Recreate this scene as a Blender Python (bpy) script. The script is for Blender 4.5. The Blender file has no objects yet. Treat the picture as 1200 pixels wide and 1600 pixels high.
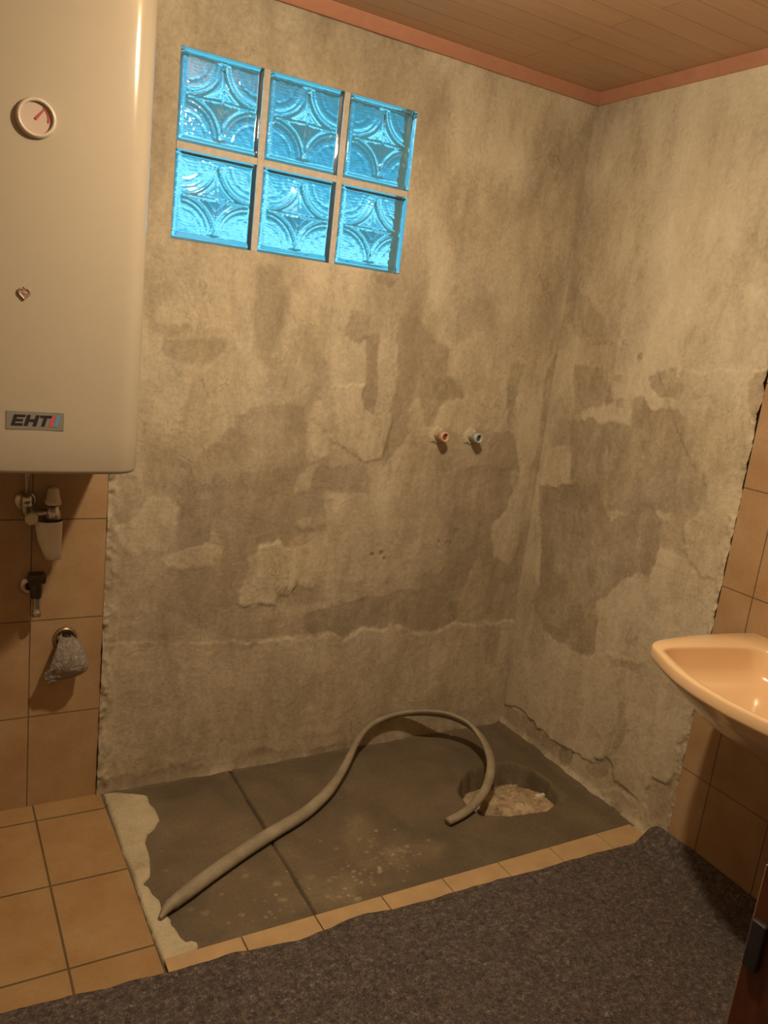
import bpy, bmesh, math, random
import numpy as np
from mathutils import Vector, Matrix
random.seed(7); rng = np.random.default_rng(11)
PI = math.pi
C = bpy.context.scene.collection
S = bpy.context.scene

# ------------------------------------------------------------------ camera
cam_d = bpy.data.cameras.new('camera'); cam = bpy.data.objects.new('camera', cam_d); C.objects.link(cam)
right_v = Vector((0.86522887, -0.4879057, 0.11544275)); up_v = Vector((0.01108308, 0.2488073, 0.96848959)); fwd_v = Vector((0.50125459, 0.83668569, -0.22068276))
cam.matrix_world = Matrix(((right_v.x, up_v.x, -fwd_v.x, -2.1144), (right_v.y, up_v.y, -fwd_v.y, -2.38508), (right_v.z, up_v.z, -fwd_v.z, 1.55262), (0, 0, 0, 1)))
cam_d.sensor_fit = 'VERTICAL'; cam_d.sensor_height = 24; cam_d.lens = 24*1254.092/1600
cam_d.clip_start = 0.02; cam_d.clip_end = 100
S.camera = cam

# ------------------------------------------------------------------ world, light, exposure
W = bpy.data.worlds.new('daylight'); S.world = W; W.use_nodes = True
wn = W.node_tree.nodes; wl = W.node_tree.links; wn.clear()
wo = wn.new('ShaderNodeOutputWorld'); wb = wn.new('ShaderNodeBackground')
wt = wn.new('ShaderNodeTexCoord'); wx = wn.new('ShaderNodeSeparateXYZ'); wr = wn.new('ShaderNodeValToRGB')
wl.new(wt.outputs['Generated'], wx.inputs[0])
wm = wn.new('ShaderNodeMath'); wm.operation = 'MULTIPLY_ADD'; wm.inputs[1].default_value = 0.22
wl.new(wx.outputs['X'], wm.inputs[0]); wl.new(wx.outputs['Z'], wm.inputs[2])      # brighter sky low and to the west
ns = wn.new('ShaderNodeTexNoise'); ns.inputs['Scale'].default_value = 5; ns.inputs['Detail'].default_value = 3; wl.new(wt.outputs['Generated'], ns.inputs['Vector'])
wm2 = wn.new('ShaderNodeMath'); wm2.operation = 'MULTIPLY_ADD'; wm2.inputs[1].default_value = 0.16
wl.new(ns.outputs['Fac'], wm2.inputs[0]); wl.new(wm.outputs[0], wm2.inputs[2])
wl.new(wm2.outputs[0], wr.inputs[0])
el = wr.color_ramp.elements
el[0].position = 0.0; el[0].color = (0.14, 0.72, 1.0, 1)
el[1].position = 0.60; el[1].color = (0.10, 0.30, 0.34, 1)
for p_, c_ in ((.15, (0.08, 0.50, 0.80)), (.21, (0.22, 0.95, 1.25)), (.27, (0.42, 1.25, 1.35)), (.32, (0.10, 0.62, 0.98)), (.38, (0.07, 0.40, 0.60)), (.45, (0.09, 0.29, 0.35))):
    e = el.new(p_); e.color = (*c_, 1)
wl.new(wr.outputs[0], wb.inputs[0]); wb.inputs[1].default_value = 0.92
wl.new(wb.outputs[0], wo.inputs[0])

LAMP = (-1.22, -1.12, 2.30); LAMP_POWER = 37.0; LAMP_DOWN = 14.0; LAMP_COLOR = (1.0, 0.79, 0.51)
S.view_settings.view_transform = 'Standard'; S.view_settings.look = 'None'
S.view_settings.gamma = 1.0; S.view_settings.exposure = 0.0
S.view_settings.use_curve_mapping = False
S.render.engine = 'CYCLES'
S.cycles.use_denoising = True
S.cycles.max_bounces = 10; S.cycles.transmission_bounces = 8; S.cycles.glossy_bounces = 4; S.cycles.diffuse_bounces = 5
S.cycles.sample_clamp_indirect = 4.0
S.cycles.caustics_refractive = True; S.cycles.caustics_reflective = False; S.cycles.blur_glossy = 0.8

# ------------------------------------------------------------------ traced surface data (metres on each surface)
PATCH = {
 'back': [
  (0.6,0.8,0.01,[[-1.65,0.504],[-1.157,0.461],[-1.029,0.479],[-0.863,0.479],[-0.813,0.019],[-1.144,0.029],[-1.634,0.045]]),
  (0.22,0.7,0.02,[[-1.238,1.69],[-1.158,1.695],[-1.122,1.585],[-1.126,1.527],[-1.15,1.472],[-1.154,1.448],[-1.181,1.398],[-1.208,1.414],[-1.22,1.477],[-1.234,1.533],[-1.235,1.618]]),
  (0.34,0.7,0.03,[[-1.177,1.422],[-1.016,1.448],[-0.944,1.417],[-0.936,1.343],[-0.998,1.282],[-1.002,1.187],[-1.081,1.153],[-1.158,1.274],[-1.166,1.363]]),
  (0.32,0.7,0.012,[[-1.5,1.455],[-1.376,1.473],[-1.311,1.468],[-1.32,1.433],[-1.364,1.389],[-1.434,1.384],[-1.486,1.407]]),
  (0.36,0.7,0.012,[[-1.535,1.607],[-1.486,1.608],[-1.479,1.577],[-1.499,1.548],[-1.526,1.523],[-1.529,1.491],[-1.424,1.502],[-1.394,1.488],[-1.506,1.46],[-1.534,1.468],[-1.543,1.553]]),
  (0.34,0.7,0.015,[[-1.084,1.525],[-1.025,1.531],[-0.997,1.462],[-0.958,1.416],[-1.026,1.41],[-1.082,1.442]]),
  (0.64,0.7,0.02,[[-1.478,1.561],[-1.319,1.58],[-1.292,1.538],[-1.313,1.496],[-1.396,1.504],[-1.453,1.52]]),
  (0.62,0.7,0.02,[[-1.114,1.633],[-0.998,1.653],[-0.965,1.603],[-1.028,1.567],[-1.096,1.583]]),
  (0.34,0.8,0.012,[[-0.894,1.587],[-0.824,1.595],[-0.811,1.497],[-0.848,1.5],[-0.914,1.518]]),
  (0.56,0.8,0.015,[[-1.473,1.375],[-1.211,1.443],[-1.166,1.363],[-1.158,1.274],[-1.256,1.238],[-1.289,1.177],[-1.46,1.141],[-1.486,1.307]]),
  (0.62,0.8,0.008,[[-0.958,1.483],[-0.828,1.514],[-0.816,1.363],[-0.829,1.35],[-0.825,1.292],[-0.797,1.274],[-0.782,1.268],[-0.755,1.062],[-0.815,1.115],[-0.907,1.217],[-0.933,1.318]]),
  (0.28,0.85,0.012,[[-1.17,1.267],[-1.094,1.289],[-1.032,1.28],[-1.012,1.212],[-1.016,1.123],[-0.996,1.059],[-0.812,1.095],[-0.753,1.041],[-0.747,0.993],[-1.434,0.993],[-1.402,1.053],[-1.358,1.12],[-1.293,1.146],[-1.289,1.177],[-1.26,1.202],[-1.256,1.238]]),
  (0.46,0.7,0.02,[[-1.136,1.244],[-1.09,1.246],[-1.103,1.177],[-1.15,1.188]]),
  (0.68,0.8,0.008,[[-1.002,1.187],[-0.932,1.184],[-0.94,1.125],[-0.964,1.085],[-0.998,1.149]]),
  (0.34,0.6,0.006,[[-1.542,1.196],[-1.48,1.198],[-1.469,1.053],[-1.469,0.999],[-1.538,0.999]]),
  (0.28,0.85,0.01,[[-0.707,1.589],[-0.642,1.615],[-0.594,1.549],[-0.498,1.506],[-0.494,1.426],[-0.43,1.389],[-0.424,1.355],[-0.516,1.309],[-0.537,1.232],[-0.569,1.231],[-0.593,1.338],[-0.638,1.316],[-0.629,1.201],[-0.706,1.076],[-0.725,1.164],[-0.697,1.239],[-0.702,1.279],[-0.688,1.398],[-0.71,1.525]]),
  (0.63,0.8,0.008,[[-0.773,1.494],[-0.719,1.562],[-0.693,1.43],[-0.703,1.285],[-0.764,1.282],[-0.775,1.43]]),
  (0.28,0.85,0.005,[[-0.866,1.51],[-0.781,1.531],[-0.775,1.43],[-0.764,1.282],[-0.815,1.276],[-0.832,1.324],[-0.811,1.364],[-0.829,1.501]]),
  (0.64,0.85,0.006,[[-0.89,1.358],[-0.811,1.364],[-0.828,1.324],[-0.815,1.279],[-0.694,1.276],[-0.697,1.239],[-0.719,1.117],[-0.793,1.102],[-0.855,1.18],[-0.872,1.205]]),
  (0.4,0.7,0.02,[[-0.513,1.597],[-0.446,1.682],[-0.347,1.694],[-0.295,1.599],[-0.393,1.569],[-0.484,1.52]]),
  (0.56,0.7,0.015,[[-0.498,1.506],[-0.344,1.58],[-0.224,1.502],[-0.313,1.411],[-0.436,1.375],[-0.494,1.426]]),
  (0.62,0.75,0.01,[[-0.326,1.383],[-0.232,1.403],[-0.175,1.248],[-0.271,1.229],[-0.433,1.209],[-0.537,1.232],[-0.503,1.33],[-0.423,1.349]]),
  (0.3,0.5,0.02,[[-0.433,1.209],[-0.271,1.229],[-0.252,1.069],[-0.404,1.03],[-0.601,1.064],[-0.613,1.202]]),
  (0.27,0.85,0.01,[[-0.261,1.222],[-0.172,1.233],[-0.127,1.145],[-0.103,1.071],[-0.252,1.069],[-0.27,1.171]]),
  (0.33,0.8,0.012,[[-0.221,1.488],[-0.155,1.479],[-0.166,1.393],[-0.165,1.292],[-0.184,1.247],[-0.214,1.404]]),
  (0.66,0.8,0.012,[[-0.169,1.407],[-0.036,1.402],[-0.034,1.298],[-0.016,1.164],[-0.046,1.071],[-0.103,1.071],[-0.142,1.219],[-0.163,1.328]]),
  (0.3,0.7,0.01,[[-0.035,1.489],[0.022,1.581],[0.07,1.541],[-0.002,1.33],[0.001,1.225],[0.003,1.072],[-0.026,1.072],[-0.025,1.254],[-0.04,1.372]]),
  (0.27,0.85,0.008,[[-1.423,1.015],[-1.318,1.009],[-1.185,1.057],[-0.932,1.103],[-0.905,0.857],[-1.019,0.845],[-1.061,0.817],[-1.15,0.82],[-1.189,0.765],[-1.196,0.679],[-1.238,0.667],[-1.281,0.769],[-1.263,0.81],[-1.311,0.908],[-1.319,0.833],[-1.346,0.827],[-1.411,0.802],[-1.416,0.896]]),
  (0.4,0.6,0.02,[[-1.104,0.954],[-1.003,0.989],[-0.928,1.061],[-0.913,0.923],[-1.024,0.896]]),
  (0.68,0.8,0.008,[[-1.025,1.059],[-0.968,1.089],[-0.975,1.018],[-1.033,0.989]]),
  (0.66,0.85,0.008,[[-1.434,0.976],[-1.42,0.949],[-1.421,0.869],[-1.432,0.836],[-1.45,0.81],[-1.514,0.812],[-1.564,0.814],[-1.615,0.881],[-1.574,0.899],[-1.522,0.976]]),
  (0.64,0.85,0.008,[[-1.424,0.802],[-1.359,0.827],[-1.305,0.825],[-1.262,0.803],[-1.28,0.755],[-1.34,0.743],[-1.441,0.755],[-1.475,0.784]]),
  (0.3,0.8,0.012,[[-1.478,0.723],[-1.447,0.749],[-1.354,0.744],[-1.236,0.738],[-1.196,0.679],[-1.234,0.609],[-1.275,0.597],[-1.27,0.524],[-1.354,0.532],[-1.412,0.594],[-1.505,0.629],[-1.508,0.684]]),
  (0.72,0.85,0.006,[[-1.183,0.779],[-1.136,0.82],[-1.084,0.818],[-1.06,0.803],[-1.014,0.794],[-0.989,0.696],[-1.001,0.667],[-1.021,0.631],[-1.052,0.64],[-1.071,0.597],[-1.205,0.614],[-1.202,0.665],[-1.184,0.707]]),
  (0.64,0.85,0.006,[[-1.022,0.801],[-0.904,0.842],[-0.894,0.752],[-0.922,0.662],[-0.97,0.665],[-0.996,0.697]]),
  (0.66,0.7,0.008,[[-1.031,0.889],[-0.934,0.916],[-0.908,0.887],[-0.989,0.852]]),
  (0.32,0.7,0.012,[[-1.009,0.667],[-0.887,0.691],[-0.876,0.59],[-1.056,0.596],[-1.075,0.642]]),
  (0.5,0.7,0.01,[[-1.056,0.596],[-0.876,0.59],[-0.872,0.558],[-1.156,0.544],[-1.188,0.576]]),
  (0.3,0.75,0.008,[[-1.155,0.529],[-1.036,0.549],[-0.873,0.566],[-0.863,0.471],[-1.029,0.479],[-1.149,0.46],[-1.166,0.485]]),
  (0.3,0.8,0.008,[[-1.401,0.053],[-1.338,0.049],[-1.257,0.034],[-1.262,0.003],[-1.392,0.013]]),
  (0.3,0.8,0.012,[[-1.183,0.036],[-1.101,0.062],[-0.814,0.028],[-0.81,-0.007],[-1.172,-0.006]]),
  (0.44,0.8,0.006,[[-1.633,1.039],[-1.562,1.04],[-1.521,0.963],[-1.574,0.899],[-1.627,0.881]]),
  (0.3,0.7,0.006,[[-1.626,0.611],[-1.592,0.608],[-1.588,0.498],[-1.617,0.46]]),
  (0.44,0.5,0.03,[[-1.397,0.34],[-1.137,0.313],[-1.128,0.202],[-1.253,0.081],[-1.376,0.103]]),
  (0.57,0.8,0.015,[[-0.746,0.889],[-0.401,0.899],[-0.357,0.739],[-0.412,0.677],[-0.718,0.67],[-0.881,0.671],[-0.959,0.676],[-0.968,0.764],[-0.861,0.848]]),
  (0.27,0.85,0.01,[[-0.413,1.084],[-0.324,1.101],[-0.168,1.088],[-0.112,1.0],[-0.155,0.911],[-0.196,0.863],[-0.155,0.697],[-0.206,0.699],[-0.231,0.733],[-0.277,0.603],[-0.485,0.616],[-0.36,0.641],[-0.378,0.756],[-0.38,0.883]]),
  (0.68,0.85,0.006,[[-0.196,0.863],[-0.131,0.944],[-0.096,1.073],[-0.075,1.122],[-0.037,1.074],[-0.063,0.96],[-0.048,0.777],[-0.075,0.701],[-0.15,0.722]]),
  (0.64,0.8,0.006,[[-0.976,0.844],[-0.899,0.834],[-0.898,0.761],[-0.919,0.666],[-0.958,0.669]]),
  (0.52,0.6,0.02,[[-0.604,1.066],[-0.431,1.084],[-0.401,0.899],[-0.664,0.895],[-0.608,0.977]]),
  (0.5,0.8,0.01,[[-0.241,0.734],[-0.169,0.664],[-0.148,0.544],[-0.186,0.478],[-0.293,0.47],[-0.298,0.554]]),
  (0.25,0.85,0.008,[[-0.839,0.586],[-0.539,0.62],[-0.414,0.628],[-0.305,0.538],[-0.295,0.479],[-0.332,0.473],[-0.394,0.445],[-0.46,0.451],[-0.556,0.484],[-0.633,0.475],[-0.721,0.491],[-0.791,0.45],[-0.827,0.477],[-0.939,0.487],[-0.947,0.564]]),
  (0.66,0.6,0.006,[[-0.938,0.48],[-0.827,0.477],[-0.791,0.45],[-0.72,0.483],[-0.632,0.467],[-0.6,0.488],[-0.555,0.476],[-0.459,0.443],[-0.384,0.44],[-0.313,0.472],[-0.202,0.453],[-0.008,0.463],[-0.002,0.265],[0.0,0.081],[0.018,-0.016],[-0.892,0.03]]),
  (0.33,0.7,0.012,[[-0.148,0.431],[-0.075,0.425],[-0.066,0.263],[-0.131,0.28]]),
  (0.3,0.8,0.008,[[-0.132,0.679],[-0.021,0.69],[-0.018,0.621],[-0.109,0.61]]),
  (0.28,0.5,0.02,[[-0.892,0.03],[-0.637,0.028],[-0.357,0.017],[-0.158,0.021],[0.011,0.023],[0.042,-0.029],[-0.889,0.002]]),
  (0.0,0.9,0.002,[[-0.37,0.845],[-0.366,0.856],[-0.351,0.856],[-0.344,0.845],[-0.35,0.834],[-0.363,0.834]]),
  (0.0,0.9,0.002,[[-0.719,0.765],[-0.716,0.771],[-0.709,0.771],[-0.705,0.765],[-0.709,0.759],[-0.715,0.759]]),
  (0.0,0.9,0.002,[[-0.687,0.771],[-0.683,0.78],[-0.672,0.78],[-0.667,0.771],[-0.672,0.762],[-0.682,0.762]]),
  (0.0,0.9,0.002,[[-0.669,0.75],[-0.666,0.757],[-0.658,0.757],[-0.654,0.749],[-0.657,0.743],[-0.665,0.743]]),
  (0.0,0.9,0.002,[[-0.641,0.651],[-0.639,0.657],[-0.633,0.656],[-0.629,0.651],[-0.632,0.645],[-0.638,0.646]]),
  (0.0,0.9,0.002,[[-0.439,0.805],[-0.436,0.811],[-0.429,0.811],[-0.426,0.805],[-0.429,0.8],[-0.435,0.8]]),
  (0.0,0.9,0.002,[[-0.401,0.8],[-0.399,0.806],[-0.392,0.806],[-0.388,0.8],[-0.391,0.794],[-0.398,0.795]]),
  (0.0,0.9,0.002,[[-0.383,0.801],[-0.381,0.804],[-0.376,0.804],[-0.373,0.8],[-0.375,0.796],[-0.38,0.796]]),
  (0.42,0.5,0.02,[[-1.253,2.347],[-1.026,2.366],[-0.887,2.296],[-0.988,2.261],[-1.079,2.281],[-1.238,2.302]]),
  (0.46,0.4,0.03,[[-0.143,2.225],[0.022,2.387],[0.064,2.052],[-0.089,1.974]]),
  (0.42,0.4,0.03,[[-0.481,2.133],[-0.27,2.074],[-0.205,2.008],[-0.402,1.874],[-0.537,1.903]]),
  (0.2,0.7,0.006,[[-0.825,1.721],[-0.738,1.72],[-0.749,1.694],[-0.808,1.695]]),
 ],
 'right': [
  (0.6,0.7,0.01,[[0.03,0.493],[-0.123,0.469],[-0.426,0.476],[-0.681,0.565],[-0.853,0.521],[-0.934,0.495],[-0.075,0.06]]),
  (0.56,0.7,0.02,[[-0.543,1.63],[-0.796,1.702],[-0.885,1.598],[-0.891,1.32],[-0.907,1.149],[-0.676,1.216],[-0.632,1.394]]),
  (0.24,0.9,0.01,[[-0.403,1.426],[-0.469,1.438],[-0.511,1.402],[-0.599,1.402],[-0.645,1.372],[-0.654,1.305],[-0.656,1.237],[-0.647,1.146],[-0.654,1.084],[-0.216,0.971],[-0.163,1.143],[-0.148,1.25],[-0.104,1.301],[-0.184,1.313],[-0.283,1.315],[-0.416,1.336],[-0.403,1.387]]),
  (0.28,0.85,0.01,[[-0.099,1.494],[-0.274,1.505],[-0.299,1.44],[-0.336,1.404],[-0.305,1.38],[-0.232,1.363],[-0.131,1.319],[-0.124,1.39]]),
  (0.42,0.7,0.012,[[-0.396,1.122],[-0.463,1.217],[-0.511,1.233],[-0.555,1.19],[-0.538,1.121],[-0.42,1.024],[-0.358,1.008]]),
  (0.66,0.85,0.008,[[-0.285,1.499],[-0.441,1.515],[-0.529,1.43],[-0.503,1.401],[-0.461,1.434],[-0.409,1.434],[-0.389,1.371],[-0.416,1.336],[-0.184,1.313],[-0.232,1.363],[-0.332,1.383],[-0.359,1.421],[-0.289,1.445]]),
  (0.28,0.85,0.008,[[-0.453,1.503],[-0.504,1.528],[-0.564,1.546],[-0.612,1.478],[-0.59,1.438],[-0.533,1.443]]),
  (0.34,0.8,0.004,[[-0.315,1.489],[-0.342,1.492],[-0.348,1.466],[-0.32,1.469]]),
  (0.3,0.8,0.005,[[-0.339,1.411],[-0.373,1.419],[-0.382,1.384],[-0.35,1.386]]),
  (0.33,0.8,0.005,[[-0.395,1.562],[-0.413,1.576],[-0.419,1.551],[-0.404,1.543]]),
  (0.3,0.8,0.01,[[-0.84,1.522],[-0.882,1.56],[-0.914,1.558],[-0.932,1.483],[-0.899,1.389],[-0.862,1.463]]),
  (0.3,0.8,0.004,[[-0.671,1.314],[-0.691,1.324],[-0.698,1.282],[-0.677,1.275]]),
  (0.4,0.7,0.006,[[-0.656,1.465],[-0.695,1.47],[-0.698,1.458],[-0.664,1.448]]),
  (0.38,0.6,0.01,[[-0.572,1.668],[-0.62,1.688],[-0.622,1.647],[-0.585,1.614]]),
  (0.36,0.8,0.006,[[-0.667,1.189],[-0.758,1.215],[-0.786,1.179],[-0.79,1.119],[-0.662,1.086],[-0.644,1.158]]),
  (0.68,0.8,0.01,[[-0.033,1.185],[-0.146,1.213],[-0.173,1.145],[-0.17,1.071],[-0.142,1.012],[-0.054,1.007],[-0.017,1.114]]),
  (0.68,0.8,0.01,[[-0.775,1.237],[-0.892,1.262],[-0.907,1.149],[-0.796,1.12],[-0.789,1.18]]),
  (0.3,0.65,0.01,[[-0.016,1.791],[-0.084,1.765],[-0.114,1.765],[-0.223,1.675],[-0.262,1.591],[-0.168,1.584],[-0.067,1.626],[-0.022,1.679]]),
  (0.35,0.5,0.02,[[-0.326,1.845],[-0.357,1.858],[-0.366,1.82],[-0.329,1.795]]),
  (0.74,0.7,0.01,[[-0.745,1.8],[-0.836,1.796],[-0.874,1.717],[-0.782,1.757]]),
  (0.72,0.7,0.006,[[-0.734,1.682],[-0.781,1.707],[-0.798,1.691],[-0.763,1.673]]),
  (0.22,0.9,0.01,[[-0.023,1.025],[-0.324,1.094],[-0.361,1.06],[-0.369,1.027],[-0.428,0.979],[-0.548,1.105],[-0.629,1.047],[-0.636,0.95],[-0.622,0.872],[-0.619,0.817],[-0.56,0.845],[-0.519,0.796],[-0.478,0.74],[-0.414,0.688],[-0.439,0.624],[-0.457,0.512],[-0.426,0.476],[-0.238,0.467],[-0.176,0.49],[-0.076,0.565],[-0.123,0.662],[-0.076,0.805]]),
  (0.42,0.8,0.01,[[-0.361,1.06],[-0.456,1.124],[-0.539,1.143],[-0.505,1.068],[-0.437,0.978],[-0.398,0.985]]),
  (0.36,0.8,0.015,[[-0.629,1.047],[-0.72,1.059],[-0.739,0.981],[-0.636,0.95]]),
  (0.36,0.7,0.006,[[-0.647,1.135],[-0.775,1.197],[-0.784,1.131],[-0.734,1.062],[-0.669,1.045]]),
  (0.66,0.8,0.01,[[-0.782,1.198],[-0.886,1.222],[-0.898,1.095],[-0.83,1.088],[-0.76,1.082]]),
  (0.6,0.85,0.01,[[-0.414,0.688],[-0.469,0.737],[-0.562,0.839],[-0.631,0.835],[-0.666,0.893],[-0.738,0.923],[-0.902,0.914],[-0.901,0.776],[-0.693,0.653],[-0.678,0.578],[-0.457,0.512],[-0.439,0.624],[-0.406,0.64]]),
  (0.4,0.6,0.01,[[-0.563,0.615],[-0.631,0.628],[-0.629,0.599],[-0.586,0.595]]),
  (0.38,0.7,0.01,[[-0.516,0.508],[-0.681,0.565],[-0.687,0.54],[-0.541,0.482]]),
  (0.54,0.8,0.012,[[-0.004,0.663],[-0.072,0.677],[-0.133,0.618],[-0.206,0.597],[-0.228,0.51],[-0.137,0.507],[-0.039,0.519]]),
  (0.66,0.7,0.006,[[-0.015,0.29],[-0.295,0.443],[-0.588,0.467],[-0.626,0.383],[-0.611,0.182],[-0.524,0.102],[-0.433,0.099],[-0.305,0.086],[-0.183,0.106],[-0.046,0.106]]),
  (0.36,0.7,0.008,[[-0.612,0.369],[-0.634,0.387],[-0.652,0.279],[-0.628,0.191],[-0.613,0.213]]),
  (0.28,0.85,0.006,[[-0.133,0.115],[-0.183,0.106],[-0.305,0.086],[-0.363,0.076],[-0.291,0.004],[-0.207,0.008],[-0.146,0.061]]),
  (0.5,0.8,0.004,[[-0.298,0.066],[-0.363,0.076],[-0.36,0.042],[-0.291,0.004]]),
  (0.24,0.85,0.004,[[-0.373,0.082],[-0.437,0.101],[-0.434,0.051],[-0.398,0.023],[-0.364,0.028]]),
  (0.32,0.85,0.005,[[-0.498,0.087],[-0.605,0.171],[-0.619,0.111],[-0.592,0.064],[-0.534,0.061]]),
  (0.36,0.7,0.01,[[-0.023,0.095],[-0.133,0.115],[-0.168,0.021],[-0.046,0.001]]),
  (0.66,0.8,0.006,[[-0.634,0.387],[-0.685,0.433],[-0.741,0.411],[-0.811,0.46],[-0.896,0.489],[-0.89,0.392],[-0.901,0.316],[-0.882,0.236],[-0.801,0.202],[-0.784,0.098],[-0.65,0.099],[-0.652,0.279]]),
  (0.44,0.85,0.006,[[-0.785,0.164],[-0.885,0.224],[-0.895,0.118],[-0.809,0.033]]),
  (0.62,0.8,0.005,[[-0.629,0.071],[-0.793,0.097],[-0.824,0.043],[-0.815,0.008],[-0.736,0.009],[-0.622,0.021]]),
  (0.2,0.8,0.004,[[-0.65,0.023],[-0.686,0.029],[-0.718,0.012],[-0.692,0.003]]),
 ],
 'floor': [
  (0.75,0.7,0.003,[[-1.51,-0.607],[-1.502,-0.602],[-1.492,-0.604],[-1.49,-0.615],[-1.499,-0.622],[-1.509,-0.616]]),
  (0.75,0.7,0.003,[[-1.482,-0.633],[-1.473,-0.627],[-1.46,-0.63],[-1.458,-0.643],[-1.469,-0.651],[-1.481,-0.645]]),
  (0.75,0.7,0.003,[[-1.415,-0.583],[-1.41,-0.58],[-1.403,-0.581],[-1.401,-0.589],[-1.408,-0.594],[-1.415,-0.59]]),
  (0.75,0.7,0.003,[[-1.393,-0.677],[-1.385,-0.672],[-1.375,-0.675],[-1.374,-0.684],[-1.383,-0.69],[-1.392,-0.685]]),
  (0.75,0.7,0.003,[[-1.265,-0.598],[-1.254,-0.592],[-1.241,-0.595],[-1.239,-0.608],[-1.252,-0.617],[-1.265,-0.611]]),
  (0.75,0.7,0.003,[[-1.275,-0.663],[-1.266,-0.658],[-1.256,-0.661],[-1.255,-0.671],[-1.265,-0.677],[-1.275,-0.672]]),
  (0.9,0.7,0.003,[[-1.43,-0.693],[-1.425,-0.69],[-1.42,-0.691],[-1.419,-0.697],[-1.424,-0.7],[-1.429,-0.697]]),
  (0.75,0.7,0.003,[[-1.262,-0.668],[-1.255,-0.664],[-1.246,-0.666],[-1.245,-0.674],[-1.254,-0.68],[-1.262,-0.676]]),
  (0.9,0.7,0.003,[[-1.03,-0.518],[-1.025,-0.514],[-1.018,-0.516],[-1.017,-0.522],[-1.025,-0.527],[-1.031,-0.524]]),
  (0.9,0.7,0.003,[[-1.06,-0.468],[-1.055,-0.465],[-1.049,-0.467],[-1.049,-0.473],[-1.055,-0.477],[-1.06,-0.474]]),
  (0.75,0.7,0.003,[[-1.056,-0.606],[-1.049,-0.602],[-1.04,-0.604],[-1.039,-0.613],[-1.049,-0.618],[-1.057,-0.614]]),
  (0.75,0.7,0.003,[[-1.116,-0.639],[-1.108,-0.635],[-1.1,-0.637],[-1.099,-0.645],[-1.108,-0.651],[-1.116,-0.647]]),
  (0.9,0.7,0.003,[[-1.098,-0.632],[-1.093,-0.63],[-1.088,-0.631],[-1.087,-0.636],[-1.093,-0.64],[-1.098,-0.637]]),
  (0.9,0.7,0.003,[[-1.144,-0.698],[-1.138,-0.695],[-1.132,-0.697],[-1.131,-0.703],[-1.138,-0.707],[-1.144,-0.704]]),
  (0.9,0.7,0.003,[[-1.527,-0.436],[-1.523,-0.432],[-1.517,-0.434],[-1.516,-0.44],[-1.521,-0.445],[-1.527,-0.442]]),
  (0.9,0.7,0.003,[[-1.517,-0.351],[-1.514,-0.349],[-1.509,-0.35],[-1.508,-0.354],[-1.512,-0.358],[-1.517,-0.356]]),
  (0.75,0.7,0.003,[[-1.333,-0.536],[-1.324,-0.531],[-1.314,-0.533],[-1.312,-0.544],[-1.323,-0.551],[-1.333,-0.546]]),
  (0.75,0.7,0.003,[[-1.161,-0.608],[-1.151,-0.603],[-1.141,-0.606],[-1.14,-0.616],[-1.151,-0.624],[-1.161,-0.618]]),
  (0.9,0.7,0.003,[[-1.028,-0.588],[-1.024,-0.586],[-1.02,-0.587],[-1.02,-0.591],[-1.024,-0.594],[-1.028,-0.592]]),
  (0.9,0.7,0.003,[[-1.078,-0.58],[-1.074,-0.578],[-1.07,-0.579],[-1.07,-0.583],[-1.074,-0.585],[-1.078,-0.583]]),
  (1.0,0.8,0.003,[[-0.944,-0.498],[-0.936,-0.494],[-0.927,-0.496],[-0.927,-0.504],[-0.936,-0.51],[-0.944,-0.506]]),
  (1.0,0.8,0.003,[[-0.872,-0.479],[-0.864,-0.475],[-0.857,-0.477],[-0.857,-0.485],[-0.865,-0.49],[-0.873,-0.486]]),
  (1.0,0.8,0.003,[[-0.958,-0.657],[-0.949,-0.653],[-0.94,-0.655],[-0.94,-0.663],[-0.95,-0.669],[-0.959,-0.665]]),
  (1.0,0.8,0.003,[[-1.029,-0.681],[-1.024,-0.678],[-1.018,-0.68],[-1.018,-0.685],[-1.024,-0.689],[-1.03,-0.686]]),
  (1.0,0.8,0.003,[[-0.95,-0.646],[-0.943,-0.643],[-0.936,-0.645],[-0.936,-0.652],[-0.944,-0.656],[-0.951,-0.653]]),
  (1.0,0.8,0.003,[[-1.073,-0.735],[-1.063,-0.73],[-1.051,-0.733],[-1.051,-0.744],[-1.063,-0.75],[-1.073,-0.745]]),
  (1.0,0.8,0.003,[[-0.28,-0.036],[-0.271,-0.031],[-0.262,-0.032],[-0.263,-0.042],[-0.275,-0.049],[-0.283,-0.045]]),
  (1.0,0.8,0.003,[[-1.027,-0.63],[-1.021,-0.627],[-1.014,-0.629],[-1.014,-0.636],[-1.021,-0.64],[-1.028,-0.637]]),
  (1.0,0.8,0.003,[[-1.03,-0.603],[-1.025,-0.601],[-1.02,-0.602],[-1.02,-0.607],[-1.025,-0.61],[-1.03,-0.608]]),
  (1.0,0.8,0.003,[[-0.895,-0.513],[-0.891,-0.511],[-0.886,-0.512],[-0.886,-0.516],[-0.891,-0.519],[-0.895,-0.517]]),
  (1.0,0.8,0.003,[[-0.949,-0.565],[-0.944,-0.562],[-0.937,-0.563],[-0.937,-0.569],[-0.944,-0.573],[-0.95,-0.57]]),
  (1.0,0.8,0.003,[[-0.924,-0.546],[-0.919,-0.543],[-0.913,-0.545],[-0.913,-0.55],[-0.919,-0.553],[-0.924,-0.551]]),
  (0.8,0.55,0.04,[[-0.928,-0.394],[-0.862,-0.385],[-0.886,-0.56],[-0.73,-0.588],[-0.686,-0.633],[-0.75,-0.667],[-0.882,-0.672],[-0.992,-0.63],[-1.016,-0.568]]),
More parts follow.
